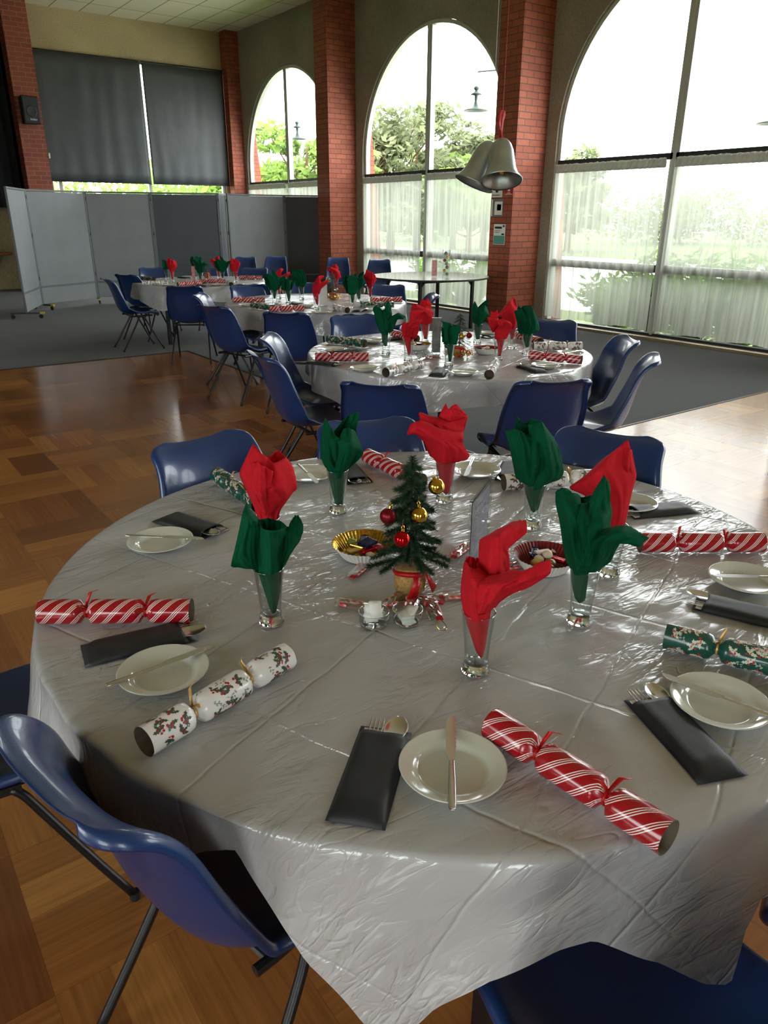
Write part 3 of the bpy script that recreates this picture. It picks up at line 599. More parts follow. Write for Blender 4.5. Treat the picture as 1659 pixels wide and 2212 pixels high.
# ------------------------------------------------------------------ stacking chair
def make_chair():
    root = thing('stacking_chair', 'chair', 'chair')
    key = [(.222, .398), (.216, .425), (.19, .443), (.14, .445), (.06, .434), (-.04, .424), (-.12, .428), (-.175, .455), (-.208, .515), (-.230, .60), (-.250, .69), (-.275, .768), (-.308, .820), (-.348, .840)]
    n_ = 40; ts = [(1 - cos(pi*i/(n_-1)))/2*.35 + i/(n_-1)*.65 for i in range(n_)]
    fine = catmull([(0, a, b) for a, b in key], 400); pr = [fine[int(t*399)] for t in ts]
    def lerp(tab, t):
        for (a, x), (b, y) in zip(tab, tab[1:]):
            if t <= b: k = (t-a)/(b-a); k = k*k*(3-2*k); return x + (y-x)*k
        return tab[-1][1]
    dep = [(0, .0), (.12, .018), (.32, .030), (.48, .080), (.60, .074), (.8, .042), (1, .014)]
    wid = [(0, .188), (.3, .205), (.5, .212), (.7, .208), (.9, .180), (1, .168)]
    rows = []; L = 0
    tot = sum((pr[i+1]-pr[i]).length for i in range(n_-1)); s = 0
    for i, t in enumerate(ts):
        if i: s += (pr[i]-pr[i-1]).length
        p = pr[i]; tg = (pr[min(i+1, n_-1)] - pr[max(i-1, 0)]).normalized(); nr = Vector((0, tg.z, -tg.y))
        if nr.z < 0 and t < .4: nr = -nr
        if t >= .4 and nr.y < 0: nr = -nr
        e = min(s, tot - s); rc = .055 if s > tot/2 else .04; w = lerp(wid, t); 
        if e < rc: w -= rc - math.sqrt(max(rc*rc - (rc-e)**2, 0))
        d = lerp(dep, t); row = []
        us = [-1 + 2*j/22 for j in range(23)]
        row.append(p + Vector((-w-.013, 0, 0)) + nr*(d - .020)); row.append(p + Vector((-w-.010, 0, 0)) + nr*(d-.004))
        for u in us: row.append(p + Vector((u*w, 0, 0)) + nr*(d*abs(u)**2.8))
        row.append(p + Vector((w+.010, 0, 0)) + nr*(d-.004)); row.append(p + Vector((w+.013, 0, 0)) + nr*(d-.020))
        rows.append(row)
    b = MB(); b.grid(rows); sh = b.build('seat_shell', M['plastic_blue'], root, smooth=True)
    mod(sh, 'SOLIDIFY', thickness=.005, offset=0); mod(sh, 'SUBSURF', levels=1, render_levels=1)
    f = MB(); r = .0105
    for sx in (-1, 1): f.tube(catmull([(sx*.165, .15, .412), (sx*.170, .05, .412), (sx*.170, -.07, .408), (sx*.165, -.13, .408)], 10), r, 8)
    for y, z in ((.12, .412), (-.10, .408)): f.tube([(-.17, y, z), (.17, y, z)], .009, 8)
    for sx in (-1, 1): f.obox((sx*.178, .01, .405), (.010, 0, 0), (0, .04, 0), (0, 0, .010))
    f.build('under_frame', M['black_metal'], root, smooth=False)
    for sx, y0, y1, x1 in ((-1, .03, .235, .215), (1, .03, .235, .215), (-1, -.01, -.255, .215), (1, -.01, -.255, .215)):
        g = MB(); sg = 1 if y1 > 0 else -1
        g.tube(catmull([(sx*.180, y0, .405), (sx*.183, y0+sg*.022, .378), (sx*.187, y0+sg*.048, .325), (sx*.201, y0+sg*.048+(y1-y0-sg*.048)*.5, .165), (sx*x1, y1, .012)], 14), .0105, 8)
        g.build('leg', M['black_metal'], root, smooth=True)
        k = kids(root)[-1]; g = MB(); g.tube([(sx*x1, y1, 0), (sx*x1, y1, .022)], .0125, 8); g.build('rubber_foot', M['rubber'], k)
    freeze(root); return root
CHAIR = make_chair()
def chair_at(x, y, ang, label, group=None): return place(CHAIR, (x, y, 0), math.radians(ang) - pi/2, label, group)
TBL = {1: (1.104, 1.277, .925), 2: (3.165, 3.625, .895), 3: (4.0, 6.64, .9), 4: (4.08, 9.66, .88), 5: (7.27, 8.81, .87)}
def chair_px(a, b, tb, label, group, z=.832, turn=0, back=.328):
    """chair whose back-rest top runs between two sight lines; faces its table"""
    A, B = onz(*a, z), onz(*b, z); m_ = (A+B)/2; cx, cy, _ = TBL[tb]
    v_ = Vector((m_.x - cx, m_.y - cy, 0)); lim = TBL[tb][2] + .055
    if v_.length < lim: A, B = onz(*a, .785), onz(*b, .785); m_ = (A+B)/2; v_ = Vector((m_.x - cx, m_.y - cy, 0))
    if v_.length < lim: v_ = v_.normalized()*lim; m_ = Vector((cx + v_.x, cy + v_.y, m_.z))
    if (A-B).length > .2:
        d = (B-A); n_ = Vector((-d.y, d.x, 0)).normalized()
        if n_.dot(Vector((cx, cy, 0)) - Vector((m_.x, m_.y, 0))) < 0: n_ = -n_
    else: n_ = (Vector((cx, cy, 0)) - Vector((m_.x, m_.y, 0))).normalized()
    c = Vector((cx - m_.x, cy - m_.y, 0)).normalized(); n_ = (n_*.6 + c*.4).normalized(); ang = math.degrees(math.atan2(n_.y, n_.x)) + turn
    n_ = Vector((cos(math.radians(ang)), sin(math.radians(ang)), 0))
    return chair_at(m_.x + n_.x*back, m_.y + n_.y*back, ang, label, group)
def chair_dir(px, py, ang, label, group, z=.832):
    p = onz(px, py, z); a = math.radians(ang); return chair_at(p.x + cos(a)*.328, p.y + sin(a)*.328, ang, label, group)
G1 = 'chairs round the nearest table'; G2 = 'chairs round the second table'; G3 = 'chairs round the third table'; G4 = 'chairs round the farthest set table'
CH = [chair_at(.415, .985, 13, 'blue plastic chair seen from above at the lower left, pushed under the nearest table', G1),
 chair_at(.08, 1.66, -6, 'dark blue plastic chair cut by the left edge beside the striped cracker', G1),
 chair_px((320, 1005), (535, 965), 1, 'blue plastic chair behind the green holly cracker at the back left of the nearest table', G1, turn=4),
 chair_px((694, 925), (882, 908), 1, 'blue plastic chair just behind the green and red napkins of the nearest table', G1),
 chair_px((1208, 955), (1438, 990), 1, 'blue plastic chair behind the nearest table, in front of the shiny floor', G1),
 chair_at(.765, .40, 75, 'dark blue chair seat at the lower right under the hanging cloth corner', G1),
 chair_at(1.345, .235, 115, 'black blue chair edge at the lower right photo border', G1),
 chair_px((738, 831), (897, 839), 2, 'blue chair with its back to us at the front left of the second table', G2),
 chair_px((1120, 833), (1280, 824), 2, 'blue chair with its back to us at the front right of the second table', G2, turn=-6),
 chair_dir(556, 771, -5, 'nearer of the two side-on blue chairs at the left of the second table', G2),
 chair_dir(574, 730, -38, 'farther of the two side-on blue chairs at the left of the second table', G2),
 chair_px((1340, 727), (1385, 745), 2, 'side-on blue chair at the right of the second table, the one farther back', G2),
 chair_px((1405, 768), (1432, 786), 2, 'side-on blue chair at the right of the second table, closest to the shiny floor', G2),
 chair_px((714, 700), (808, 697), 2, 'blue chair facing us behind the left side of the second table', G2, turn=0),
 chair_px((1153, 708), (1230, 710), 2, 'blue chair behind the right side of the second table, in front of the window', G2),
 chair_px((568, 677), (661, 681), 3, 'blue chair with its back to us at the front of the third table', G3),
 chair_px((757, 683), (822, 681), 3, 'dark blue chair at the front right of the third table, mostly hidden by napkins', G3),
 chair_dir(455, 664, 18, 'nearer of the two side-on blue chairs at the left of the third table', G3),
 chair_dir(427, 638, -36, 'farther of the two side-on blue chairs at the left of the third table', G3),
 chair_px((499, 629), (560, 627), 3, 'blue chair facing us behind the left side of the third table', G3),
 chair_px((811, 628), (868, 627), 3, 'blue chair behind the right side of the third table, under the bare table', G3),
 chair_px((633, 622), (685, 622), 3, 'dark blue chair behind the middle of the third table', G3),
 chair_px((361, 621), (431, 621), 4, 'blue chair with its back to us at the front of the farthest set table', G4),
 chair_at(3.06, 9.4, -3, 'side-on blue chair at the far left, leftmost of all the chairs', G4),
 chair_at(3.44, 10.12, 28, 'dark blue chair in shade between the leftmost chair and the farthest set table', G4),
 chair_px((301, 588), (355, 587), 4, 'blue chair facing us behind the left end of the farthest set table', G4),
 chair_px((450, 586), (478, 586), 4, 'blue chair behind the middle of the farthest set table', G4),
 chair_px((514, 617), (572, 618), 4, 'dark blue chair at the right front of the farthest set table', G4),
 chair_px((528, 588), (577, 588), 4, 'blue chair behind the right end of the farthest set table', G4)]
G5 = 'chairs standing by the end screens and the bare table'
def chair_free(px, py, ang, label, z=.832):
    p = onz(px, py, z); a = math.radians(ang); chair_at(p.x + cos(a)*.328, p.y + sin(a)*.328, ang, label, G5)
chair_free(531, 557, 232, 'empty blue chair before the grey screens, leftmost of four standing apart')
chair_free(597, 555, 232, 'empty blue chair before the grey screens, second of four standing apart')
chair_free(731, 558, 232, 'empty blue chair before the brick pier, third of four standing apart')
chair_free(821, 562, 225, 'empty blue chair before the middle window, left of the bare white table')
chair_dir(941, 638, 152, 'blue chair with a bright curled back, at the right of the third table', G3)

# ------------------------------------------------------------------ tables
def round_table(i, label, leg0, bare=False):
    cx, cy, R = TBL[i]; root = thing('round_table', label, 'table', (cx, cy, 0), 0, 'round tables')
    b = MB(); b.lathe([(.001, .712), (R-.012, .712), (R-.002, .716), (R-.002, .736), (R-.010, .74), (.001, .74)], 96); b.build('tabletop', M['laminate'], root, smooth=False)
    b = MB(); b.lathe([(R-.003, .714), (R+.001, .717), (R+.001, .736), (R-.003, .739)], 96); b.build('edge_trim', M['dark_frame'], root)
    q = .64*R/.87; f = MB(); c = [Vector((q*cos(math.radians(leg0+90*k)), q*sin(math.radians(leg0+90*k)), .69)) for k in range(4)]
    for k in range(4): f.tube([c[k], c[(k+1) % 4]], .018, 6)
    f.build('under_frame', M['black_metal'], root)
    for k in range(4):
        g = MB(); g.box((-.02, -.02, 0), (.02, .02, .71)); d = [(c[k-1]-c[k]).normalized(), (c[(k+1) % 4]-c[k]).normalized()]
        for e in d: g.add([Vector((0, 0, .70)), Vector((0, 0, .58)), e*.10 + Vector((0, 0, .70)), Vector((.004, .004, .70)), Vector((.004, .004, .58)), e*.10 + Vector((.004, .004, .70))], [(0, 1, 2), (5, 4, 3), (1, 0, 3, 4), (2, 1, 4, 5), (0, 2, 5, 3)])
        g.build('leg', M['black_metal'], root, loc=(c[k].x, c[k].y, 0))
    return root
round_table(1, 'nearest round table, under the large plastic cloth', 60)
round_table(2, 'second round table, black legs below the plastic cloth', 52)
round_table(3, 'third round table, between the second and the farthest set tables', 35)
round_table(4, 'farthest set round table, black legs below the cloth at its left', 200)
round_table(5, 'bare round table with white laminate top and black legs', -51.2)

def tablecloth(i, label, Lf, seed, nth=360, nr=44, ns=18, flare=.10, fold=1.0, tuck=None):
    cx, cy, R = TBL[i]; R += .006; rows = []; uv = []; rr = random.Random(seed); ph = [rr.uniform(0, 6.28) for _ in range(6)]
    def foldf(th): return .55*sin(7*th + ph[0] + 1.1*sin(2*th + ph[1])) + .35*sin(13*th + ph[2]) + .2*sin(23*th + ph[3] + sin(3*th))
    def P(th, r, L, s):
        c, s_ = cos(th), sin(th)
        if s < 0:   # top
            w = .0016*nz(r*c*7, r*s_*7, seed) + .0008*nz(r*c*22, r*s_*22, seed+3)
            return (r*c, r*s_, .7448 + w), (r*c, r*s_)
        f = foldf(th); d = s*L; q_ = tuck(math.degrees(th) % 360) if tuck else 1.0; rr_ = R + .004 + d*flare*q_ + q_*fold*(.028*f*min(1, d/.12)) + .006*nz(th*9, d*14, seed)
        z = .7448 - d*(1 - .04*f); k = min(1, d/.010); 
        return (rr_*c, rr_*s_, z - .002*(1-k)), ((R+d)*c, (R+d)*s_)
    b = MB(); vs = []
    ths = [2*pi*j/nth for j in range(nth)]
    for k in range(nr):
        r = (R - .006)*((k+.02)/(nr-1)) if k < nr-1 else R - .006
        vs.append([P(t, r, 0, -1) for t in ths])
    vs.append([((R)*cos(t), (R)*sin(t), .7428) for t in ths]); vs[-1] = [((p), (p[0], p[1])) for p in vs[-1]]
    for k in range(1, ns+1): vs.append([P(t, 0, Lf(math.degrees(t) % 360), k/ns) for t in ths])
    rows = [[p for p, u in r] for r in vs]; uv = [u for r in vs for p, u in r]
    b.grid(rows, closeu=True); o = b.build('tablecloth', M['cloth'], None, smooth=True, loc=(cx, cy, 0), uv=uv)
    return tag(o, label, 'tablecloth', 'plastic tablecloths')
def table_fn(tab):
    tab = sorted([(a % 360, l) for a, l in tab]); tab = [(tab[-1][0]-360, tab[-1][1])] + tab + [(tab[0][0]+360, tab[0][1])]
    def f(d):
        for (a, x), (b, y) in zip(tab, tab[1:]):
            if a <= d <= b: k = (d-a)/(b-a) if b > a else 0; return x + (y-x)*k
        return .2
    return f
L1 = table_fn([(177, .12), (183, .10), (188, .13), (192, .19), (200, .20), (207, .12), (211.5, .065), (216.4, .16), (220.2, .22), (226.6, .335), (230.2, .25), (234.5, .195), (240.4, .155), (243.6, .145), (249.4, .195), (254.5, .265), (257.2, .285), (258.6, .20), (260, .145), (263.3, .155), (275, .2), (300, .3), (315, .36), (330, .25), (0, .2), (30, .22), (50, .34), (75, .2), (110, .2), (135, .34), (160, .18)])
tablecloth(1, 'silver white plastic tablecloth with fold creases on the nearest table', L1, 1, 540, 70, 24, flare=.16, fold=.75, tuck=lambda d: 1 - 1.55*(max(0, min(1, (d-181)/7)) * max(0, min(1, (219-d)/9))))
def Lsq(phi, base, tip):
    return lambda d: base + tip*abs(cos(math.radians((d-phi)*2)))**5 + .012*sin(math.radians(d*7))
tablecloth(2, 'plastic tablecloth with creases on the second table', Lsq(20, .155, .10), 2, 360, 40, 18, flare=.10, fold=1.15)
tablecloth(3, 'plastic tablecloth on the third table', Lsq(-10, .18, .10), 3, 300, 30, 14, fold=1.2)
tablecloth(4, 'plastic tablecloth on the farthest set table', Lsq(30, .18, .10), 4, 300, 30, 14, fold=1.2)

# ------------------------------------------------------------------ folding screens on castors
def screen_run():
    J = [onz(9.8, 402, 1.955), onz(51, 408, 1.955), onz(181, 413, 1.955), onz(323, 415, 1.955), onz(470, 417, 1.955)]
    K = [onz(489, 418, 1.955), onz(612.7, 421, 1.955)]; K.append(onx(697, 427, 8.84))
    for p in J + K: p.z = 0
    J.append(K[0] + Vector((.02, .12, 0)))
    names = ['narrow grey screen panel at the far left, turned edge-on', 'pale grey screen panel, widest at the left', 'grey screen panel behind the farthest set table', 'dark grey screen panel right of the grey one, under the blind gap',
             'thin black sliver of screen panel turned away', 'grey screen panel behind the two empty chairs', 'grey screen panel with painted shade, beside the brick pier']
    k = 0
    for run in (J, K):
        for a, b in zip(run, run[1:]):
            L = (b-a).length; k += 1; root = thing('screen_panel', names[k-1], 'screen', a, math.atan2(b.y-a.y, b.x-a.x), 'grey folding screen panels')
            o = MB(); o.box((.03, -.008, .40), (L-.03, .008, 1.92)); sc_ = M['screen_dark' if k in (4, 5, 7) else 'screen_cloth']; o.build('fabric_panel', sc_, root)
            o = MB(); o.box((.03, -.007, .10), (L-.03, .007, .37)); o.build('kick_panel', sc_, root)
            o = MB()
            for x in (.0, L-.03): o.box((x, -.016, .08), (x+.03, .016, 1.955))
            o.box((.03, -.016, 1.925), (L-.03, .016, 1.955)); o.box((.03, -.016, .37), (L-.03, .016, .40)); mod(o.build('frame', M['screen_frame'], root), 'BEVEL', width=.003)
            h = MB()
            for z in (.5, 1.2, 1.8): h.tube([(L, -.018, z), (L, -.018, z+.06)], .008, 6)
            h.build('hinge', M['dark_frame'], root)
            if k in (1, 2, 3, 6, 7):
                ends = [.015] if k > 1 else [.015]; ends = [.015] if k in (1, 2, 3) else [L-.3]
                for x in ends:
                    ft = MB(); ft.box((x-.015, -.24, .075), (x+.015, .24, .10)); fo = ft.build('foot_bar', M['black_metal'], root)
                    ca = MB(); ca.box((x-.017, -.27, .072), (x+.017, -.20, .103)); ca.build('end_cap', M['yellow_plastic'], fo)
                    for yy in (-.21, .21):
                        c_ = MB(); c_.lathe([(.001, -.012), (.03, -.012), (.034, 0), (.03, .012), (.001, .012)], 14)
                        c_.v = [(x + p[2], yy + p[0], .035 + p[1]) for p in c_.v]; c_.box((x-.016, yy-.012, .03), (x+.016, yy+.012, .076)); c_.build('castor', M['rubber'], fo)
screen_run()

# ------------------------------------------------------------------ loudspeaker, bells, notices
def text_mesh(name, s, size, mat, parent, loc, rot, ext=.001, align='CENTER'):
    cu = bpy.data.curves.new('t', 'FONT'); cu.body = s; cu.size = size; cu.extrude = ext; cu.align_x = align; cu.align_y = 'CENTER'
    t = bpy.data.objects.new('t', cu); COL.objects.link(t); dg = bpy.context.evaluated_depsgraph_get(); me = bpy.data.meshes.new_from_object(t.evaluated_get(dg))
    bpy.data.objects.remove(t); me.name = name; me.materials.clear(); me.materials.append(mat); o = bpy.data.objects.new(name, me); COL.objects.link(o)
    if parent: o.parent = parent
    o.location = loc; o.rotation_euler = rot; return o
sp = thing('loudspeaker', 'black loudspeaker fixed to the brick pillar above the screens', 'speaker', (4.13, 17.86, 3.27), math.radians(6))
o = MB(); o.add([(-.17, -.13, 0), (.17, -.13, 0), (.13, .13, 0), (-.13, .13, 0), (-.17, -.13, .5), (.17, -.13, .5), (.13, .13, .5), (-.13, .13, .5)], [(0,3,2,1),(4,5,6,7),(0,1,5,4),(1,2,6,5),(2,3,7,6),(3,0,4,7)])
mod(o.build('cabinet', M['black_box'], sp), 'BEVEL', width=.02, segments=3)
o = MB(); o.box((-.15, -.142, .03), (.15, -.128, .47)); mod(o.build('grille', pbr('grille_mesh', (26, 30, 32), .6, bump=(300, .8, .004)), sp), 'BEVEL', width=.006)
o = MB(); o.lathe([(.001, 0), (.085, .006), (.1, .012), (.105, 0)], 28); o.v = [(a, -.142 - c*.4, .22 + b) for a, b, c in o.v]; o.build('woofer', M['black_box'], sp, smooth=True)
o = MB(); o.lathe([(.001, 0), (.03, .006), (.04, 0)], 20); o.v = [(a, -.142 - c*.4, .39 + b) for a, b, c in o.v]; o.build('tweeter', M['black_box'], sp, smooth=True)
text_mesh('maker_lettering', 'Adder', .055, M['white_print'], sp, (.02, -.144, .075), (pi/2, 0, math.radians(0)))
o = MB(); o.box((-.03, .12, .2), (.03, .17, .3)); o.build('bracket', M['black_metal'], sp)

def bell(label, px, py, dist, tilt, yaw, scale, ribbon):
    d = ray(px, py).normalized(); p = EYE + d*dist; root = thing('silver_bell', label, 'bell', p, 0, 'hanging silver bells')
    pr = [(.001, .285), (.02, .283), (.045, .27), (.068, .24), (.082, .20), (.090, .14), (.098, .08), (.112, .04), (.135, .008), (.142, 0), (.138, -.003), (.128, .006), (.106, .04), (.092, .08), (.084, .14), (.076, .20), (.062, .235), (.03, .262), (.001, .27)]
    o = MB(); o.lathe([(r*scale, (z-.285)*scale) for r, z in pr], 40); body = o.build('bell_body', M['silver_bell'], root, smooth=True); body.rotation_euler = Vector(tilt).to_track_quat('Z', 'Y').to_euler()
    o = MB(); o.lathe([(.1385*scale, (.004-.285)*scale), (.1435*scale, (0-.285)*scale), (.1385*scale, (-.005-.285)*scale)], 40); o.build('rim_band', M['silver_bell'], body, smooth=True)
    o = MB(); o.tube([(0, 0, -.02*scale), (0, 0, -.21*scale)], .004, 6); o.ball((0, 0, -.225*scale), .02*scale, 12); o.build('clapper', M['gold'], body, smooth=True)
    o = MB(); top = HC - p.z; o.tube([(0, 0, 0), (0, 0, top)], .0016, 5); o.build('hanging_thread', M['red_ribbon'] if ribbon else M['alu'], root)
    if ribbon:
        for s_ in (1, -1):
            o = MB(); o.grid([[Vector((s_*.004 + x*.03 - t*.02*s_, y, z)) for x in (-.5, .5)] for t, y, z in ((0, 0, .0), (.4, .01, .06), (.9, .015, .11), (1.2, .005, .16), (.6, 0, .19))]); mod(o.build('ribbon', M['red_ribbon'], root, smooth=True), 'SOLIDIFY', thickness=.002)
    return root
bell('silver bell showing its open mouth, red ribbon on top', 1083, 300, 6.2, _up + _fw*.42, 0, 1.10, True)
bell('silver bell tilted left behind the first bell', 1062, 306, 6.36, _up + _rt*.42 + _fw*.1, 0, 1.13, False)
def notice(name, a, b, label, mat, parts):
    p, q = onx(*a, 8.372), onx(*b, 8.372); y0, y1, z0, z1 = min(p.y, q.y), max(p.y, q.y), min(p.z, q.z), max(p.z, q.z)
    root = thing(name, label, 'sign', (8.378, (y0+y1)/2, z0), 0, 'notices on the brick pier'); h, w = z1-z0, (y1-y0)/2
    o = MB(); o.box((-.004, -w, 0), (.002, w, h)); o.build('sheet', mat, root)
    for nm, (u0, u1, v0, v1), mt in parts:   # u from left (far side, +y) to right
        o = MB(); o.box((-.0055, w - 2*w*u1, h*v0), (-.0035, w - 2*w*u0, h*v1)); o.build(nm, mt, root)
    return root, w, h
notice('printed_notice', (1063, 392), (1084, 426), 'white notice with a dark blue picture, high on the brick pier', M['paper_white'], [('picture', (.12, .88, .52, .92), M['sign_blue']), ('emblem', (.4, .62, .3, .42), M['black_print']), ('text_line', (.1, .8, .1, .16), M['grey_print'])])
r_, w_, h_ = notice('extinguisher_sign', (1092, 393), (1107, 421), 'red fire extinguisher sign with white cylinder symbol', M['sign_red'], [('symbol', (.36, .64, .28, .95), M['paper_white']), ('border', (.05, .95, .04, .09), M['paper_white']), ('caption', (.3, .7, .14, .19), M['paper_white'])])
notice('framed_photograph', (1062, 430), (1085, 468), 'grey and cream photograph in a plastic sleeve on the brick pier', M['grey_print'], [('picture', (.3, .95, .1, .85), M['paper_white']), ('subject', (.5, .85, .35, .7), M['grey_print']), ('sleeve_edge', (.02, .12, .02, .98), M['paper_white'])])
r_, w_, h_ = notice('printed_notice', (1067, 484), (1089, 529), 'notice with white top and teal lower half, lowest on the brick pier', M['paper_white'], [('teal_band', (.03, .97, .02, .44), M['teal']), ('badge', (.78, .94, .86, .96), M['sign_blue']), ('heading', (.1, .7, .78, .88), M['black_print']), ('text_line', (.1, .6, .66, .69), M['grey_print']), ('text_line', (.1, .5, .58, .61), M['grey_print']), ('emblem', (.7, .92, .47, .55), M['black_print'])])
TZ = .7462
# ------------------------------------------------------------------ plates and cutlery
def make_plate():
    o = MB(); o.lathe([(.0005, .0045), (.049, .0045), (.0535, .0055), (.0575, .0095), (.061, .0135), (.066, .0158), (.076, .0188), (.081, .0205), (.0828, .0208), (.0838, .0200), (.083, .0184), (.074, .0145), (.062, .0085), (.050, .002), (.047, 0), (.044, 0), (.043, .0018), (.0005, .0018)], 64)
    p = o.build('side_plate', M['china'], None, smooth=True); tag(p, 'plate', 'plate'); return p
PLATE = make_plate()
def knife_mesh():
    L = .212; hw = [(-.106, .0035), (-.104, .0052), (-.09, .0062), (-.05, .0058), (-.01, .0046), (-.004, .0046)]
    root = thing('table_knife', 'knife', 'knife')
    rows = []
    for y, w in hw:
        t = .0016; rows.append([(w*cos(a), y, t + t*sin(a)*1.0) for a in [2*pi*k/10 for k in range(10)]])
    o = MB(); o.grid(rows, closeu=True); o.f.append(list(range(10))); o.m.append(0); o.build('handle', M['chrome'], root, smooth=True)
    e = [(-.0045, -.004), (-.0045, .0), (-.0085, .006), (-.0095, .02), (-.0095, .06), (-.0088, .085), (-.006, .098), (0.0, .105), (.0045, .106)]
    r = [(.0055, .100)] + [(.0062 + (.0012 if k % 2 else 0), .096 - k*.0045) for k in range(17)] + [(.0055, .012), (.0045, .002), (.0045, -.004)]
    pts = e + r; n_ = len(pts); o = MB(); o.add([(x, y, .0026) for x, y in pts] + [(x, y, .0012) for x, y in pts], [list(range(n_))[::-1], list(range(n_, 2*n_))] + [(i, (i+1) % n_, n_ + (i+1) % n_, n_ + i) for i in range(n_)]); o.build('blade', M['chrome'], root)
    return root
KNIFE = knife_mesh(); freeze(KNIFE)
def knife(tip, end, label, z=.768):
    a, b = onz(*tip, z), onz(*end, z); d = (a-b).normalized(); c = (a+b)/2 if (a-b).length > .17 else a - d*.106
    return place(KNIFE, (c.x, c.y, z), math.atan2(d.y, d.x) - pi/2, label, 'table knives on plates')
def cutlery(kind, parent_loc, ang, label, tiltz=.006):
    root = tag(MBF[kind](), label, kind)
def fork_mesh():
    o = MB(); rows = []
    for y, w, z in ((-.10, .007, 0), (-.06, .006, .001), (0, .0035, .004), (.03, .004, .005), (.042, .011, .004), (.055, .0125, .002)):
        rows.append([(-w, y, z), (-w*.4, y, z-.0008), (w*.4, y, z-.0008), (w, y, z)])
    o.grid(rows)
    for k in range(4):
        x = -.0105 + k*.007; o.grid([[(x-.0017, y, z), (x+.0017, y, z)] for y, z in ((.052, .0022), (.07, .001), (.085, .0015), (.098, .004))])
    b = o.build('table_fork', M['chrome'], None, smooth=True); mod(b, 'SOLIDIFY', thickness=.0016); mod(b, 'SUBSURF', levels=1, render_levels=1); return tag(b, 'fork', 'fork')
def spoon_mesh():
    o = MB(); rows = []
    for y, w, z, dp in ((-.10, .007, 0, 0), (-.06, .006, .001, 0), (0, .0035, .004, 0), (.035, .005, .005, .001), (.045, .012, .005, .003), (.055, .0175, .005, .005), (.068, .0205, .005, .0065), (.082, .0195, .005, .006), (.094, .014, .0055, .004), (.102, .005, .006, .001)):
        rows.append([(w*u, y, z - dp*(1-u*u)) for u in (-1, -.75, -.4, 0, .4, .75, 1)])
    o.grid(rows); b = o.build('dessert_spoon', M['chrome'], None, smooth=True); mod(b, 'SOLIDIFY', thickness=.0012); mod(b, 'SUBSURF', levels=1, render_levels=1); return tag(b, 'spoon', 'spoon')
FORK = fork_mesh(); SPOON = spoon_mesh()
def pouch_mesh():
    """paper cutlery pouch, mouth at +Y, length .215"""
    root = thing('cutlery_pouch', 'pouch', 'pouch'); W, L = .044, .108
    def sheet(y1, side, puff, notch):
        rows = []
        for i in range(15):
            t = i/14; y = -L + (y1+L)*t; row = []
            for j in range(11):
                u = -1 + j/5; e = (1-abs(u)**6)*min(1, t*7, 1.0)
                row.append((u*W, y - (notch*(1-u*u) if i == 14 else 0), .0012 + ((puff+.003)*e + .0012*nz(u*2.2, t*5, 3+puff*99) if side else .0006*e)))
            rows.append(row)
        return rows
    o = MB(); o.grid(sheet(L-.018, 1, .0105, .006)); f = o.build('front_sheet', M['paper_black'], root, smooth=True); mod(f, 'SOLIDIFY', thickness=.0005)
    o = MB(); o.grid(sheet(L, 0, .0, .0)); mod(o.build('back_sheet', M['paper_black'], root, smooth=True), 'SOLIDIFY', thickness=.0005)
    o = MB(); o.box((-W+.008, -L+.08, .0022), (W*.2, L-.006, .0040)); o.build('paper_napkin_fold', M['paper_white'], root)
    freeze(root); return root
POUCH = pouch_mesh()
def pouch(op, cl, label, group='black cutlery pouches', cut=True, half=.108, where='', hi=True):
    a, b = onz(*op, TZ), onz(*cl, TZ); d = Vector((a.x-b.x, a.y-b.y, 0)).normalized(); c = a - d*half if (a-b).length < .17 else (a+b)/2; ang = math.atan2(d.y, d.x) - pi/2
    place(POUCH, (c.x, c.y, TZ+.0005), ang, label, group)
    if cut:
        r_ = Vector((d.y, -d.x, 0)); p = c + d*.030 - r_*.012; q = c + d*.030 + r_*.014
        f = place(FORK, (p.x, p.y, TZ+.0050), ang + .06, 'steel fork in ' + where, 'forks in the pouches'); f.rotation_euler.x = .015
        f = place(SPOON, (q.x, q.y, TZ+.0072), ang - .05, 'steel spoon in ' + where, 'spoons in the pouches'); f.rotation_euler.x = .015

# ------------------------------------------------------------------ glasses
def make_glass():
    root = thing('drinking_glass', 'glass', 'glass')
    o = MB(); o.lathe([(.0262, .010), (.0250, .017), (.0228, .026), (.0222, .036), (.0240, .058), (.0270, .088), (.0298, .115), (.0312, .1285), (.0315, .1300), (.0308, .1304), (.0302, .1290), (.0286, .115), (.0256, .088), (.0226, .058), (.0208, .038), (.0195, .027), (.010, .0235), (.0004, .0230)], 40)
    o.build('bowl', M['thin_glass'], root, smooth=True)
    o = MB(); o.lathe([(.0004, 0), (.022, 0), (.0262, .002), (.0274, .006), (.0262, .010), (.0246, .0165), (.0218, .0215), (.012, .0205), (.0004, .0202)], 40); o.build('base', M['solid_glass'], root, smooth=True)
    o = MB(); o.tube([(.0310*cos(2*pi*k/40), .0310*sin(2*pi*k/40), .1302) for k in range(40)], .0007, 5, closed=True); o.build('rim', M['solid_glass'], root, smooth=True)
    freeze(root); return root
GLASS = make_glass()

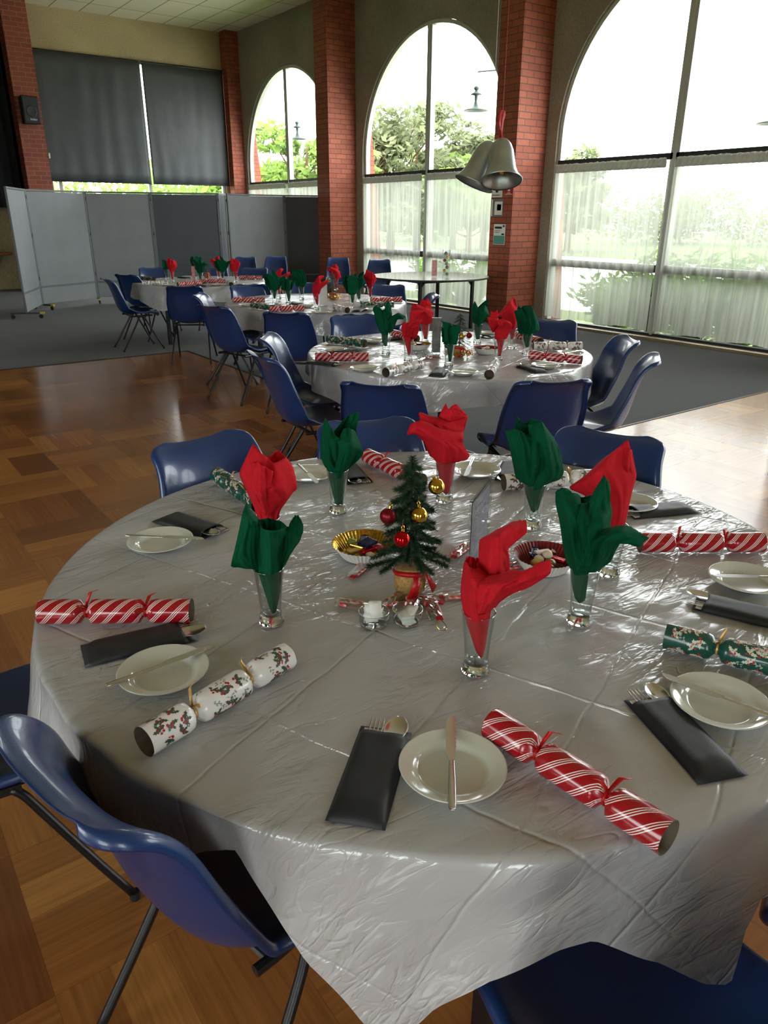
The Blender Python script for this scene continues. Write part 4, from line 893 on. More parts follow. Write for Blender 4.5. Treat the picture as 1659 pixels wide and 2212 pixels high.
# ------------------------------------------------------------------ napkins: folded sheets given by their edge points
NAPS = []
def napkin(base, mat, sheets, name='paper_napkin'):
    """sheets: rows of (sight x, sight y, forward offset); built round the glass axis in real size"""
    B = onz(*base, TZ); hd = Vector((B.x, B.y, 0)).normalized(); verts = MB()
    for si, rows in enumerate(sheets):
        g = []
        for r in rows:
            pts = []
            for q in r:
                x, y = q[0], q[1]; d = (q[2] if len(q) > 2 else 0)*1.9
                w = ray(x, y); t = (Vector((B.x, B.y, 0)).dot(hd) - d) / w.dot(hd); pts.append(EYE + w*t - B)
            g.append(crisp(pts, 25))
        cols = [crisp([g[i][j] for i in range(len(g))], 26) for j in range(25)]
        rows2 = [[cols[j][i] + Vector((0, 0, 0)) + hd*(.003*nz(j*.25, i*.25, si*7+len(NAPS)*3) + .020*(abs(nz(j*.17 + i*.06, i*.08 - j*.03, si*5+len(NAPS)*2.3)) - .15)*min(1, i/7) + .007*(abs(nz(j*.4 - i*.1, i*.2, si*3+len(NAPS)*1.7)) - .2)*min(1, i/5)) for j in range(25)] for i in range(26)]
        # keep what is below the rim inside the glass
        out = []
        for r in rows2:
            rr = []
            for p in r:
                if p.z < .131:
                    lim = .0195 + max(0, p.z-.038)*.093; h = math.hypot(p.x, p.y)
                    if h > lim: p = Vector((p.x*lim/h, p.y*lim/h, p.z))
                    p = Vector((p.x, p.y, max(p.z, .0255)))
                rr.append(p)
            out.append(rr)
        verts.grid(out)
    o = verts.build(name, mat, None, smooth=True, loc=B); mod(o, 'SOLIDIFY', thickness=.0011, offset=0)
    tag(o, 'napkin', 'napkin'); o['az'] = math.atan2(B.y, B.x); NAPS.append(o); return o, B
NP = [
 ('G1', (587, 1345), 'green_napkin', [
  [[(584,1318,0),(590,1326,.006),(597,1320,0)], [(566,1262,0),(588,1262,.02),(610,1258,0)], [(556,1232,0),(585,1236,.026),(612,1228,0)], [(553,1185,-.005),(585,1190,.032),(613,1185,0)], [(556,1140,-.01),(582,1160,.034),(618,1155,0)], [(551,1116,-.02),(566,1142,.02),(598,1146,.03),(624,1139,-.004)]],
  [[(556,1236,0),(565,1240,-.01),(575,1240,-.01)], [(520,1225,.0),(540,1225,.01),(560,1222,0)], [(499,1222,.01),(528,1200,.012),(556,1180,0)], [(513,1160,0),(535,1150,.004),(560,1140,0)], [(525,1105,-.012),(537,1118,.01),(556,1130,.012)], [(533,1088,-.02),(545,1108,-.01),(560,1122,-.01)]],
  [[(600,1240,-.004),(606,1238,.004),(612,1232,0)], [(606,1212,0),(618,1210,.012),(627,1196,0)], [(612,1180,0),(630,1186,.016),(648,1166,0)], [(616,1150,0),(632,1160,.006),(655,1152,0)], [(622,1142,0),(634,1128,-.01),(655,1134,0)], [(628,1128,-.008),(638,1112,-.016),(650,1122,-.01)]],
  [[(570,1240,-.015),(600,1240,-.015)], [(560,1170,-.022),(618,1170,-.022)], [(556,1122,-.024),(590,1120,-.035),(626,1140,-.02)]]]),
 ('G2', (583, 1222), 'red_napkin', [
  [[(575,1190,0),(583,1196,.006),(590,1190,0)], [(560,1130,0),(578,1134,.02),(600,1126,0)], [(548,1094,0),(576,1116,.024),(608,1098,0)], [(532,1060,-.006),(566,1085,.034),(612,1078,.02),(632,1066,0)], [(517,1027,-.012),(556,1045,.03),(606,1060,.034),(642,1055,0)], [(530,992,-.01),(556,1010,.012),(598,1030,.03),(634,1012,-.004)], [(546,960,-.016),(566,980,.0),(590,1000,.01),(618,990,-.014)]],
  [[(572,1122,-.012),(600,1118,-.012)], [(560,1060,-.03),(620,1060,-.03)], [(566,1000,-.03),(590,1005,-.045),(630,1008,-.03)], [(576,990,-.03),(602,972,-.05),(631,1004,-.03)]],
  [[(560,1100,.012),(575,1114,.022),(590,1100,.02)], [(535,1050,.004),(560,1060,.04),(585,1050,.034)], [(541,1000,.0),(560,1002,.03),(590,1020,.03)]]]),
 ('G3', (731, 1105), 'green_napkin', [
  [[(724,1088,0),(731,1096,.006),(738,1090,0)], [(708,1024,0),(726,1026,.02),(746,1022,.004)], [(694,990,-.006),(714,994,.02),(738,985,.02)], [(693,950,-.01),(712,955,.02),(732,948,.026)], [(698,920,-.01),(710,935,.008),(724,942,.012)], [(702,902,-.014),(708,912,0),(720,932,0)]],
  [[(728,1092,.002),(740,1092,.004)], [(722,1024,.022),(738,1024,.024),(752,1018,0)], [(730,980,.026),(752,990,.036),(768,1000,.012)], [(728,955,.02),(756,962,.04),(785,981,.016)], [(736,940,.012),(756,940,.022),(778,958,.002)], [(742,926,.0),(756,925,.01),(769,934,-.006)]],
  [[(718,1018,-.02),(744,1018,-.02)], [(718,955,-.02),(742,950,-.04),(768,945,-.02)], [(722,932,-.018),(745,920,-.04),(770,925,-.018)], [(740,910,-.03),(760,893,-.03),(777,891,-.02)]]]),
 ('G4', (960, 1082), 'red_napkin', [
  [[(955,1062,0),(964,1068,.006),(972,1062,0)], [(944,1010,0),(963,1012,.022),(983,1008,0)], [(928,985,-.004),(962,990,.03),(1002,998,0)], [(915,955,0),(960,962,.04),(1015,985,0)], [(898,938,.01),(945,950,.044),(1000,962,.01)], [(879,938,.02),(905,925,.036),(955,935,.034),(1001,946,.01)], [(886,917,.014),(908,908,.02),(950,925,.02),(1000,935,0)]],
  [[(925,960,-.012),(995,960,-.012)], [(912,925,-.02),(955,932,.014),(1001,932,-.012)], [(904,893,-.024),(930,905,-.006),(960,918,.0),(1003,915,-.02)], [(908,891,-.03),(938,900,-.02),(972,912,-.01),(1010,901,-.026)]],
  [[(940,930,-.03),(1003,930,-.03)], [(946,905,-.03),(972,900,-.01),(1010,902,-.03)], [(954,888,-.03),(968,884,-.012),(984,888,-.016),(1008,896,-.03)], [(963,872,-.03),(970,884,-.02),(984,872,-.018),(996,884,-.03)]]]),
 ('G5', (1148, 1138), 'green_napkin', [
  [[(1147,1102,0),(1153,1107,.006),(1161,1100,0)], [(1130,1052,0),(1146,1054,.022),(1162,1050,.014)], [(1116,1046,-.004),(1134,1030,.024),(1160,1020,.018)], [(1105,985,-.006),(1132,990,.03),(1163,985,.02)], [(1098,958,-.004),(1128,960,.022),(1165,962,.01)], [(1091,930,-.01),(1118,928,.01),(1150,945,.0)]],
  [[(1150,1104,.0),(1162,1102,.0)], [(1148,1052,.018),(1166,1052,.022),(1180,1048,0)], [(1152,1010,.016),(1184,1030,.026),(1210,1035,0)], [(1150,975,.01),(1182,990,.03),(1218,1018,-.004)], [(1143,940,.0),(1175,935,.02),(1208,970,-.01)], [(1140,918,-.01),(1170,912,.0),(1196,945,-.02)]],
  [[(1144,1045,.02),(1160,1045,.02)], [(1138,1000,.012),(1156,1004,.036),(1174,995,.02)], [(1136,960,.0),(1156,965,.026),(1176,950,.004)], [(1146,932,-.01),(1160,925,.0),(1172,930,-.008)]],
  [[(1133,1035,-.02),(1180,1035,-.02)], [(1112,960,-.026),(1150,950,-.044),(1192,955,-.026)], [(1112,925,-.02),(1145,920,-.04),(1180,922,-.02)], [(1117,899,-.02),(1132,915,-.034),(1148,905,-.034),(1170,909,-.02)]]]),
 ('G6', (1314, 1241), 'red_napkin', [
  [[(1314,1190,0),(1322,1196,.006),(1331,1186,0)], [(1310,1138,0),(1330,1140,.02),(1350,1132,0)], [(1296,1100,.0),(1330,1105,.03),(1358,1095,0)], [(1262,1072,.014),(1320,1065,.04),(1366,1060,0)], [(1228,1056,.01),(1300,1020,.04),(1375,1028,-.006)], [(1262,1030,.0),(1310,992,.02),(1366,985,-.016)], [(1290,1004,-.01),(1328,972,-.004),(1357,950,-.02)]],
  [[(1330,1132,-.012),(1350,1130,-.01)], [(1330,1060,-.02),(1366,1060,-.02)], [(1320,1005,-.02),(1350,1010,.01),(1374,1025,-.01)], [(1345,970,-.03),(1360,968,-.01),(1366,976,-.02)]]]),
 ('G7', (1251, 1345), 'green_napkin', [
  [[(1242,1292,0),(1252,1303,.006),(1264,1296,0)], [(1228,1232,0),(1248,1236,.026),(1272,1232,.016)], [(1218,1188,-.002),(1240,1190,.03),(1262,1185,.03)], [(1210,1130,-.006),(1236,1140,.03),(1258,1130,.014)], [(1200,1085,-.012),(1226,1095,.016),(1254,1095,.006)], [(1200,1062,-.02),(1214,1053,-.01),(1236,1064,-.006),(1253,1073,-.01)]],
  [[(1252,1236,.02),(1270,1238,.024),(1288,1232,.0)], [(1248,1190,.034),(1276,1192,.04),(1312,1170,.0)], [(1240,1140,.014),(1268,1150,.036),(1302,1130,.03),(1322,1110,-.004)], [(1262,1100,.0),(1284,1108,.02),(1318,1085,.0)], [(1278,1070,-.006),(1298,1066,.008),(1318,1056,-.006)], [(1296,1040,-.014),(1305,1027,-.01),(1315,1042,-.012)]],
  [[(1262,1236,.026),(1284,1236,.02),(1296,1230,0)], [(1266,1205,.036),(1296,1210,.036),(1320,1212,.01)], [(1272,1170,.036),(1306,1176,.052),(1340,1174,.03)], [(1290,1150,.03),(1340,1150,.056),(1381,1181,.04)], [(1300,1142,.02),(1350,1134,.036),(1402,1161,.03)]],
  [[(1250,1225,.03),(1275,1225,.034)], [(1236,1170,.02),(1258,1178,.044),(1290,1165,.03)], [(1232,1120,.006),(1256,1128,.032),(1284,1108,.012)], [(1240,1098,-.01),(1258,1086,.006),(1276,1092,-.004)]],
  [[(1240,1232,-.018),(1290,1230,-.018)], [(1216,1130,-.03),(1268,1120,-.05),(1318,1120,-.03)], [(1214,1080,-.03),(1262,1076,-.05),(1312,1070,-.03)], [(1222,1062,-.03),(1252,1075,-.05),(1281,1071,-.04),(1306,1060,-.03)]]]),
 ('G8', (1027, 1451), 'red_napkin', [
  [[(1028,1405,0),(1040,1423,.006),(1048,1400,0)], [(1004,1330,0),(1030,1334,.026),(1060,1322,.006)], [(996,1290,-.004),(1026,1296,.034),(1064,1290,.02)], [(996,1262,-.004),(1024,1270,.034),(1062,1262,.02)], [(1000,1234,-.01),(1020,1250,.03),(1060,1246,.01)], [(1004,1212,-.014),(1016,1226,.014),(1040,1232,.0)]],
  [[(1026,1328,.026),(1048,1326,.026),(1070,1312,.0)], [(1028,1290,.036),(1064,1296,.044),(1092,1290,.018)], [(1034,1262,.034),(1084,1266,.05),(1132,1272,.026)], [(1050,1248,.02),(1110,1256,.05),(1188,1241,.03)], [(1066,1240,.008),(1128,1232,.034),(1190,1209,.024)]],
  [[(1024,1310,-.02),(1068,1308,-.02)], [(1030,1250,-.02),(1072,1256,.014),(1100,1240,-.02)], [(1034,1205,-.02),(1070,1210,.02),(1100,1200,-.014)], [(1037,1165,-.026),(1074,1160,.014),(1098,1185,.0)], [(1064,1150,-.03),(1100,1135,-.01),(1138,1150,-.01)], [(1098,1136,-.034),(1116,1128,-.026),(1136,1122,-.03)]],
  [[(1004,1300,-.016),(1030,1300,-.02)], [(1000,1230,-.02),(1034,1230,-.03)], [(1007,1203,-.02),(1034,1206,-.03)]]]),
]
GNAPS = {}
gl_where = {'G1': 'green napkin at the front left of the nearest table', 'G2': 'red napkin behind the front left green one', 'G3': 'tall green napkin at the back left, before the chair', 'G4': 'red rose-like napkin at the back of the nearest table',
            'G5': 'green napkin between the sign holder and the holly cracker', 'G6': 'large red napkin behind the widest green napkin', 'G7': 'widest green napkin, at the right of the nearest table', 'G8': 'red napkin closest to the camera, right of the small tree'}
for k, base, mt_, sheets in NP:
    o, B = napkin(base, M[mt_], sheets); o['label'] = gl_where[k] + ', standing in its glass'; o['group'] = 'napkins on the nearest table'; GNAPS[k] = o
    place(GLASS, B, R_.uniform(0, 6), 'tall clear glass holding the ' + gl_where[k], 'glasses on the nearest table')

# ------------------------------------------------------------------ crackers
def cracker_proto(style):
    root = thing('christmas_cracker', 'cracker', 'cracker'); Rr = .0268; n_ = 36
    prof = [(-.158, 1), (-.150, 1.0), (-.110, 1.0), (-.084, 1.0), (-.074, .92), (-.066, .45), (-.062, .34), (-.058, .45), (-.050, .93), (-.042, 1), (0, 1), (.042, 1), (.050, .93), (.058, .45), (.062, .34), (.066, .45), (.074, .92), (.084, 1.0), (.110, 1.0), (.150, 1.0), (.158, 1)]
    def pos(u, th, off=0):
        for (a, x), (b, y) in zip(prof, prof[1:]):
            if a <= u <= b: k = (u-a)/(b-a); r = x + (y-x)*k; break
        else: r = 1
        fac = 1 - .035*abs(sin(3.5*th + 1.2*math.floor(u*8)))*(r > .9)
        if r < .9: fac = 1 + .16*sin(7*th + u*300)*(1-r)
        rr = Rr*r*fac + off; return (u, rr*cos(th), rr*sin(th))
    rows = []; uv = []
    for u, r in prof:
        rows.append([pos(u, 2*pi*k/n_) for k in range(n_)] + [pos(u, 2*pi-1e-4)]); uv += [(u, 2*pi*k/n_*Rr) for k in range(n_+1)]
    o = MB(); o.grid(rows)
    mats = [M['stripe'] if style == 'stripe' else M['wrap_white' if style == 'white' else 'wrap_green'], M['leaf_p1'] if style == 'white' else M['leaf_p3'], M['leaf_p2'], M['berry_p'], M['line_p'] if style == 'white' else M['leaf_p3']]
    if style != 'stripe':
        r = random.Random(4 if style == 'white' else 9)
        def decal(pts, mi, u0, t0, rot, sc):
            o.mi = mi; vs = []
            for x, y in pts:
                X = (x*cos(rot) - y*sin(rot))*sc; Y = (x*sin(rot) + y*cos(rot))*sc; vs.append(pos(u0+X, t0 + Y/Rr, .00035)); uv.append((0, 0))
            o.add(vs, [list(range(len(vs)))])
        holly = [(0, 0), (.15, .16), (.26, .10), (.42, .26), (.52, .12), (.72, .20), (.8, .06), (1, 0), (.8, -.06), (.72, -.20), (.52, -.12), (.42, -.26), (.26, -.10), (.15, -.16)]
        oval = [(.5+.5*cos(a*pi/4), .27*sin(a*pi/4)) for a in range(8)]; disc = [(cos(a*pi/4), sin(a*pi/4)) for a in range(8)]
        for seg in ((-.146, -.088), (-.040, .040), (.088, .146)):
            nn = 5 if seg[1]-seg[0] < .07 else 7
            for i in range(nn):
                for j in range(5):
                    u0 = seg[0] + (seg[1]-seg[0])*(i+.5)/nn + r.uniform(-.004, .004); t0 = 2*pi*(j + .5*(i % 2))/5 + r.uniform(-.2, .2); ty = r.random()
                    if ty < .66:
                        a0 = r.uniform(0, 6.3)
                        for k in range(3): decal(holly, 1, u0, t0, a0 + (k-1)*1.1, r.uniform(.013, .018))
                        for k in range(5): a = r.uniform(0, 6.3); decal(disc, 3, u0 + cos(a)*.0045, t0 + sin(a)*.0055/Rr, 0, .0023)
                    else:
                        a0 = r.uniform(0, 6.3)
                        decal([(0, -.03), (1, -.03), (1, .03), (0, .03)], 4, u0, t0, a0, .016)
                        for k in range(4): decal(oval, 2, u0 + cos(a0)*.004*k, t0 + sin(a0)*.004*k/Rr, a0 + (1 if k % 2 else -1)*.9, .006)
    o.mi = 0; w = o.build('wrapper', mats, root, smooth=True, uv=uv)
    for sx in (-1, 1):
        o = MB(); o.grid([[(sx*u, r*cos(2*pi*k/24), r*sin(2*pi*k/24)) for k in range(24)] for u, r in ((.1583, .0268), (.1583, .0258), (.120, .0255), (.10, .0255), (.0995, .001))], closeu=True); o.build('inner_tube', M['card'], root, smooth=False)
        o = MB(); rib = M['red_ribbon'] if style == 'stripe' else M['gold_ribbon']
        o.tube([(sx*.062, .0105*cos(a), .0105*sin(a)) for a in [2*pi*k/16 for k in range(16)]], .0022, 6, closed=True)
        for q, (dx, dy, dz) in enumerate(((.004, .024, .014), (-.006, -.016, .026)) if sx > 0 else ((-.004, -.022, .016), (.008, .014, .028))):
            a = Vector((sx*.062, 0, .0105)); b_ = a + Vector((dx, dy, dz)); c_ = b_ + Vector((dx*1.5+.004, dy*.4, dz*.1)); wv = Vector((.0036, .001, 0)); o.grid([[a-wv*.6, a+wv*.6], [(a+b_)/2-wv, (a+b_)/2+wv+Vector((0, 0, .002))], [b_-wv, b_+wv], [c_-wv*.8, c_+wv*.8]])
        b_ = o.build('ribbon', rib, root, smooth=True); mod(b_, 'SOLIDIFY', thickness=.0006)
    freeze(root); return root
CR = {k: cracker_proto(k) for k in ('stripe', 'white', 'green')}
def cracker(style, a, b, label, group, roll=0.0, fix=None, z=.0272):
    A, B = onz(*a, TZ+z), onz(*b, TZ+z); d = Vector((B.x-A.x, B.y-A.y, 0)).normalized(); L = (B-A).length
    c = (A+B)/2 if (fix is None) else (A + d*.158 if fix == 'a' else B - d*.158)
    o = place(CR[style], (c.x, c.y, TZ+z+.0006), math.atan2(d.y, d.x), label, group); return o
GC = 'crackers on the nearest table'
cracker('stripe', (1062, 1562), (1446, 1812), 'red and white striped cracker beside the near plate, open end towards the lower right', GC)
cracker('white', (308, 1605), (622, 1416), 'white holly cracker with gold ties at the lower left of the nearest table', GC)
cracker('stripe', (84, 1322), (418, 1320), 'red striped cracker at the left edge of the nearest table, above the grey pouch', GC)
cracker('green', (470, 1026), (560, 1090), 'green holly cracker at the back left, behind the red napkin', GC, fix='a')
cracker('stripe', (795, 985), (892, 1032), 'red striped cracker behind the small tree, at the back of the nearest table', GC, fix='a')
cracker('stripe', (1382, 1172), (1700, 1172), 'red striped cracker at the right, behind the plate with the knife lying across', GC, fix='a')
cracker('green', (1438, 1373), (1700, 1440), 'green holly cracker at the right edge of the photo', GC, fix='a')
cracker('white', (1290, 1030), (1195, 1036), 'white holly cracker at the back right, in front of the chair', GC, fix='a')

PL = [((745, 1655), 0)]
def plate_at(x, y, label, group): p = onz(x, y, TZ+.018); return place(PLATE, (p.x, p.y, TZ+.0004), 0, label, group)
GP = 'side plates on the nearest table'
for x, y, l in ((978, 1652, 'white side plate nearest the camera, knife laid straight across'), (353, 1446, 'white side plate at the left between the grey pouch and the holly cracker'), (346, 1166, 'white side plate at the far left, knife pointing right'),
                (668, 1022, 'white side plate behind the tall green napkin'), (1028, 1014, 'white side plate at the back right of the red rose-like napkin'), (1612, 1248, 'white side plate at the right edge, below the striped cracker'),
                (1556, 1512, 'white side plate at the right, beside the open pouch with spoon'), (1358, 1084, 'white side plate partly behind the large red napkin')):
    plate_at(x, y, l, GP)
for t, e, l in (((975, 1547), (977, 1752), 'steel table knife across the plate nearest the camera'), ((460, 1398), (232, 1481), 'steel table knife with serrated tip on the left plate'), ((445, 1165), (268, 1157), 'steel table knife on the far left plate'),
                ((688, 1047), (643, 1002), 'steel table knife on the plate behind the tall green napkin'), ((1005, 1030), (1022, 988), 'steel table knife on the plate at the back right'), ((1515, 1244), (1760, 1249), 'steel table knife on the right edge plate below the striped cracker'),
                ((1437, 1461), (1690, 1556), 'steel table knife on the plate beside the open pouch')):
    knife(t, e, l)
for op, cl, l, w in (((835, 1576), (766, 1787), 'black paper cutlery pouch left of the plate nearest the camera', 'the pouch left of the nearest plate'), ((1395, 1508), (1563, 1686), 'black paper cutlery pouch at the right with its mouth towards the glasses', 'the pouch at the right of the nearest table'),
        ((405, 1366), (192, 1416), 'grey black cutlery pouch below the left striped cracker', 'the pouch below the left striped cracker'), ((466, 1153), (357, 1118), 'shiny black pouch behind the far left plate', 'the pouch behind the far left plate'),
        ((1515, 1303), (1720, 1352), 'black pouch at the right edge above the green holly cracker', 'the pouch at the right photo edge'), ((1362, 1110), (1485, 1098), 'black pouch behind the right striped cracker', 'the pouch behind the right striped cracker'),
        ((1097, 1040), (1112, 1000), 'grey pouch behind the sign holder, beside the back plate', 'the pouch behind the sign holder'), ((778, 1045), (742, 1003), 'black pouch to the right of the tall green napkin', 'the pouch beside the tall green napkin')):
    pouch(op, cl, l, where=w)

# ------------------------------------------------------------------ little tree and its baubles
def fir(loc, h, rad, seed, label, needles, group=None, tinsel=False, pot=True):
    r = random.Random(seed); root = thing('miniature_tree', label, 'tree', loc, 0, group)
    if pot:
        o = MB(); o.lathe([(.001, 0), (.026, 0), (.034, .008), (.037, .03), (.036, .05), (.032, .062), (.03, .066), (.001, .064)], 32)
        o.v = [(x*(1+.05*nz(x*40, y*40, z*40)), y*(1+.05*nz(y*40, x*40, z*40)), z) for x, y, z in o.v]; o.build('burlap_base', M['burlap'], root, smooth=True)
        o = MB(); o.tube([(.0345*cos(a), .0345*sin(a), .056 + .003*sin(a*2)) for a in [2*pi*k/24 for k in range(24)]], .005, 6, closed=True)
        az = math.atan2(-loc[1], -loc[0])
        for da, ln, w_ in ((.35, .05, .013), (1.15, .055, .012)):
            a = az + da; e = Vector((cos(a), sin(a), 0)); q = Vector((-sin(a), cos(a), 0)); o.grid([[e*.034 - q*w_*.3 + Vector((0, 0, .06)), e*.034 + q*w_*.3 + Vector((0, 0, .06))], [e*.046 - q*w_*.7 + Vector((0, 0, .045)), e*.046 + q*w_*.7 + Vector((0, 0, .045))], [e*.05 + q*(da-.6)*.05 - q*w_ + Vector((0, 0, .055-ln)), e*.05 + q*(da-.6)*.05 + q*w_ + Vector((0, 0, .062-ln))]])
        mod(o.build('bow', M['red_ribbon'], root, smooth=True), 'SOLIDIFY', thickness=.0012)
    o = MB(); o.tube([(0, 0, .04), (.002, 0, h*.5), (0, 0, h-.01)], [.004, .003, .0015], 6); o.build('trunk', M['bark'], root)
    br = []; z0 = .075 if pot else .03
    for i in range(64):
        t = (i+.5)/64; z = z0 + (h-.02-z0)*t; L = rad*(1-t)**.85*r.uniform(.8, 1.12) + .012; a = i*2.4 + r.uniform(-.3, .3)
        br.append((Vector((0, 0, z+.01)), Vector((cos(a)*L, sin(a)*L, z - .25*L + r.uniform(-.004, .008)))))
    br.append((Vector((0, 0, h-.06)), Vector((0, 0, h))))
    for mt_, frac in ((M['needles'], .85), (M['needles2'], .15)):
        o = MB(); vs = []; fs = []
        for a, b in br:
            d = (b-a); L = d.length
            for k in range(int(needles*frac*(L+.02)/(rad*.75))):
                t = r.uniform(.12, 1.0); p = a + d*t; n_ = (d.normalized()*.55 + Vector((r.gauss(0, 1), r.gauss(0, 1), r.gauss(0, 1))).normalized()*.8).normalized()*r.uniform(.010, .019); q = n_.orthogonal().normalized()*.0006; k0 = len(vs)
                vs += [p - q, p + q, p + n_]; fs.append((k0, k0+1, k0+2))
        o.add(vs, fs); o.build('needles', mt_, root)
    if tinsel:
        o = MB(); vs = []; fs = []
        for k in range(900):
            a = r.uniform(0, 6.3); p = Vector((cos(a)*rad*1.05, sin(a)*rad*1.05, .02)) + Vector((r.gauss(0, .012), r.gauss(0, .012), abs(r.gauss(0, .012)))); n_ = Vector((r.gauss(0, 1), r.gauss(0, 1), r.gauss(0, 1))).normalized()*.012; q = n_.orthogonal().normalized()*.0012; k0 = len(vs)
            vs += [p-q, p+q, p+n_+q, p+n_-q]; fs.append((k0, k0+1, k0+2, k0+3))
        o.add(vs, fs); o.build('tinsel', M['tinsel'], root)
    return root
TP = onz(885, 1277, TZ); fir((TP.x, TP.y, TZ), .325, .078, 5, 'small artificial Christmas tree with burlap base and red bow on the nearest table', 430)
def bauble(px, py, dd, mat, label, rr=.0178, group='baubles on the small tree'):
    w = ray(px, py); k = (math.hypot(TP.x, TP.y) - dd)/math.hypot(w.x, w.y); p = EYE + w*k; root = thing('bauble', label, 'bauble', p, 0, group)
    o = MB(); o.ball((0, 0, 0), rr, 24); o.build('ball', M[mat], root, smooth=True)
    dr = Vector((TP.x, TP.y, p.z+.02)) - p; dr = (dr.normalized()*.4 + Vector((0, 0, 1))).normalized()
    o = MB(); o.tube([dr*(rr-.001), dr*(rr+.005)], .0038, 10); o.tube([dr*(rr+.004) + dr*.004*(1-cos(a)) + _rt*.003*sin(a) for a in [2*pi*q/10 for q in range(10)]], .0005, 4, closed=True); o.build('cap', M['gold'], root)
    o = MB(); o.tube(catmull([dr*(rr+.007), dr*(rr+.02) + Vector((0, 0, .004)), Vector((TP.x, TP.y, p.z+.035)) - p], 8), .0005, 4); o.build('hanging_loop', M['gold'], root)
bauble(943, 1051, .03, 'gold', 'gold bauble high on the right of the small tree')
bauble(906, 1113, .065, 'gold', 'gold bauble in the middle of the small tree')
bauble(838, 1115, .05, 'dark_red_matte', 'dark red matte bauble on the left of the small tree')
bauble(868, 1165, .085, 'red_gloss', 'shiny red bauble low on the front of the small tree')

# ------------------------------------------------------------------ bowls of sweets
def sweet_bowl(x, y, inner, label, seed, items, R=.083, group=None, where=''):
    r = random.Random(seed); root = thing('sweet_bowl', label, 'bowl', (x, y, TZ), 0, group); n_ = 96
    def ring(rr, z, f): return [(rr*(1 + f*.018*(1 if k % 2 else -1))*cos(2*pi*k/n_), rr*(1 + f*.018*(1 if k % 2 else -1))*sin(2*pi*k/n_), z) for k in range(n_)]
    o = MB(); o.grid([ring(.001, .0005, 0), ring(R*.64, .0, .2), ring(R*.70, .004, .6), ring(R*.97, .036, 1), ring(R, .038, 1)], closeu=True); o.build('outer_wall', M['white_bowl'], root, smooth=False)
    o = MB(); o.grid([ring(R*1.0, .0385, 1), ring(R*.955, .036, 1), ring(R*.68, .0055, .6), ring(R*.6, .003, 0), ring(.001, .0028, 0)], closeu=True); o.build('foil_lining', M[inner], root, smooth=False)
    for i, (kind, mt_, lab) in enumerate(items):
        a = i*2.4 + r.uniform(-.3, .3); q = R*.52*math.sqrt((i+.3)/len(items)); lay = .018 + .012*(1 - q/(R*.55)) + (.007 if i % 3 == 0 else 0)
        p = (x + q*cos(a), y + q*sin(a), TZ + lay); rz = r.uniform(0, pi)
        if kind == 'bar':
            s_ = thing('wrapped_chocolate', lab, 'sweet', p, rz, 'sweets in ' + where); b = MB(); b.box((-.021, -.009, -.005), (.021, .009, .006)); mod(b.build('body', M[mt_], s_, smooth=False), 'BEVEL', width=.003, segments=2)
            b = MB()
            for sx in (-1, 1): b.grid([[(sx*.021, -.005, 0), (sx*.021, 0, .002), (sx*.021, .005, 0)], [(sx*.026, -.003, .001), (sx*.026, 0, -.001), (sx*.026, .003, .001)], [(sx*.033, -.010, .002), (sx*.033, 0, .003), (sx*.033, .010, .0)]])
            mod(b.build('twisted_end', M[mt_], s_), 'SOLIDIFY', thickness=.0005)
        elif kind == 'square':
            b = MB(); b.box((-.019, -.019, -.003), (.019, .019, .004)); o = b.build('wrapped_chocolate', M[mt_], None, loc=p, rotz=rz); mod(o, 'BEVEL', width=.002, segments=2); tag(o, lab, 'sweet', 'sweets in ' + where); o.rotation_euler.x = r.uniform(-.5, .5)
        else:
            b = MB(); b.lathe([(.001, -.011), (.009, -.010), (.0125, -.006), (.0125, .006), (.009, .010), (.001, .011)], 14); b.v = [(vx, vz*1.1, vy*.8) for vx, vy, vz in b.v]; o = b.build('sweet', M[mt_], None, smooth=True, loc=p, rotz=rz); tag(o, lab, 'sweet', 'sweets in ' + where); o.rotation_euler.x = r.uniform(-.4, .4)
b1 = [('square', 'navy_foil', 'navy foil square chocolate at the left of the gold bowl'), ('bar', 'gold_foil', 'gold wrapped toffee at the back of the gold bowl'), ('bar', 'red_foil', 'red foil chocolate at the front of the gold bowl'), ('bar', 'navy_foil', 'dark blue twist chocolate in the gold bowl'),
      ('bar', 'sweet_yellow', 'pale yellow twist sweet in the middle of the gold bowl'), ('pill', 'sweet_red', 'brown red sweet at the rim of the gold bowl'), ('pill', 'sweet_green', 'olive sweet under the tree branch in the gold bowl'), ('bar', 'sweet_cream', 'cream striped sweet beside the red bauble in the gold bowl')]
b2 = [('pill', 'sweet_cream', 'cream marshmallow at the back of the red bowl'), ('pill', 'sweet_cream', 'cream marshmallow nearest the red napkin in the red bowl'), ('pill', 'sweet_green', 'green sweet at the front left of the red bowl'), ('bar', 'candy_white', 'white wrapped stick across the red bowl'),
      ('pill', 'sweet_yellow', 'yellow sweet in the middle of the red bowl'), ('bar', 'red_foil', 'shiny pink red wrapper in the red bowl'), ('bar', 'navy_foil', 'navy wrapper at the right of the red bowl'), ('pill', 'sweet_red', 'red sweet at the left rim of the red bowl')]
sweet_bowl(.966, 1.402, 'gold_foil', 'white paper bowl lined in gold, left of the small tree, full of chocolates', 3, b1, where='the gold bowl')
sweet_bowl(1.285, 1.085, 'red_card', 'white paper bowl lined in red, behind the front red napkin', 5, b2, where='the red bowl', R=.078)

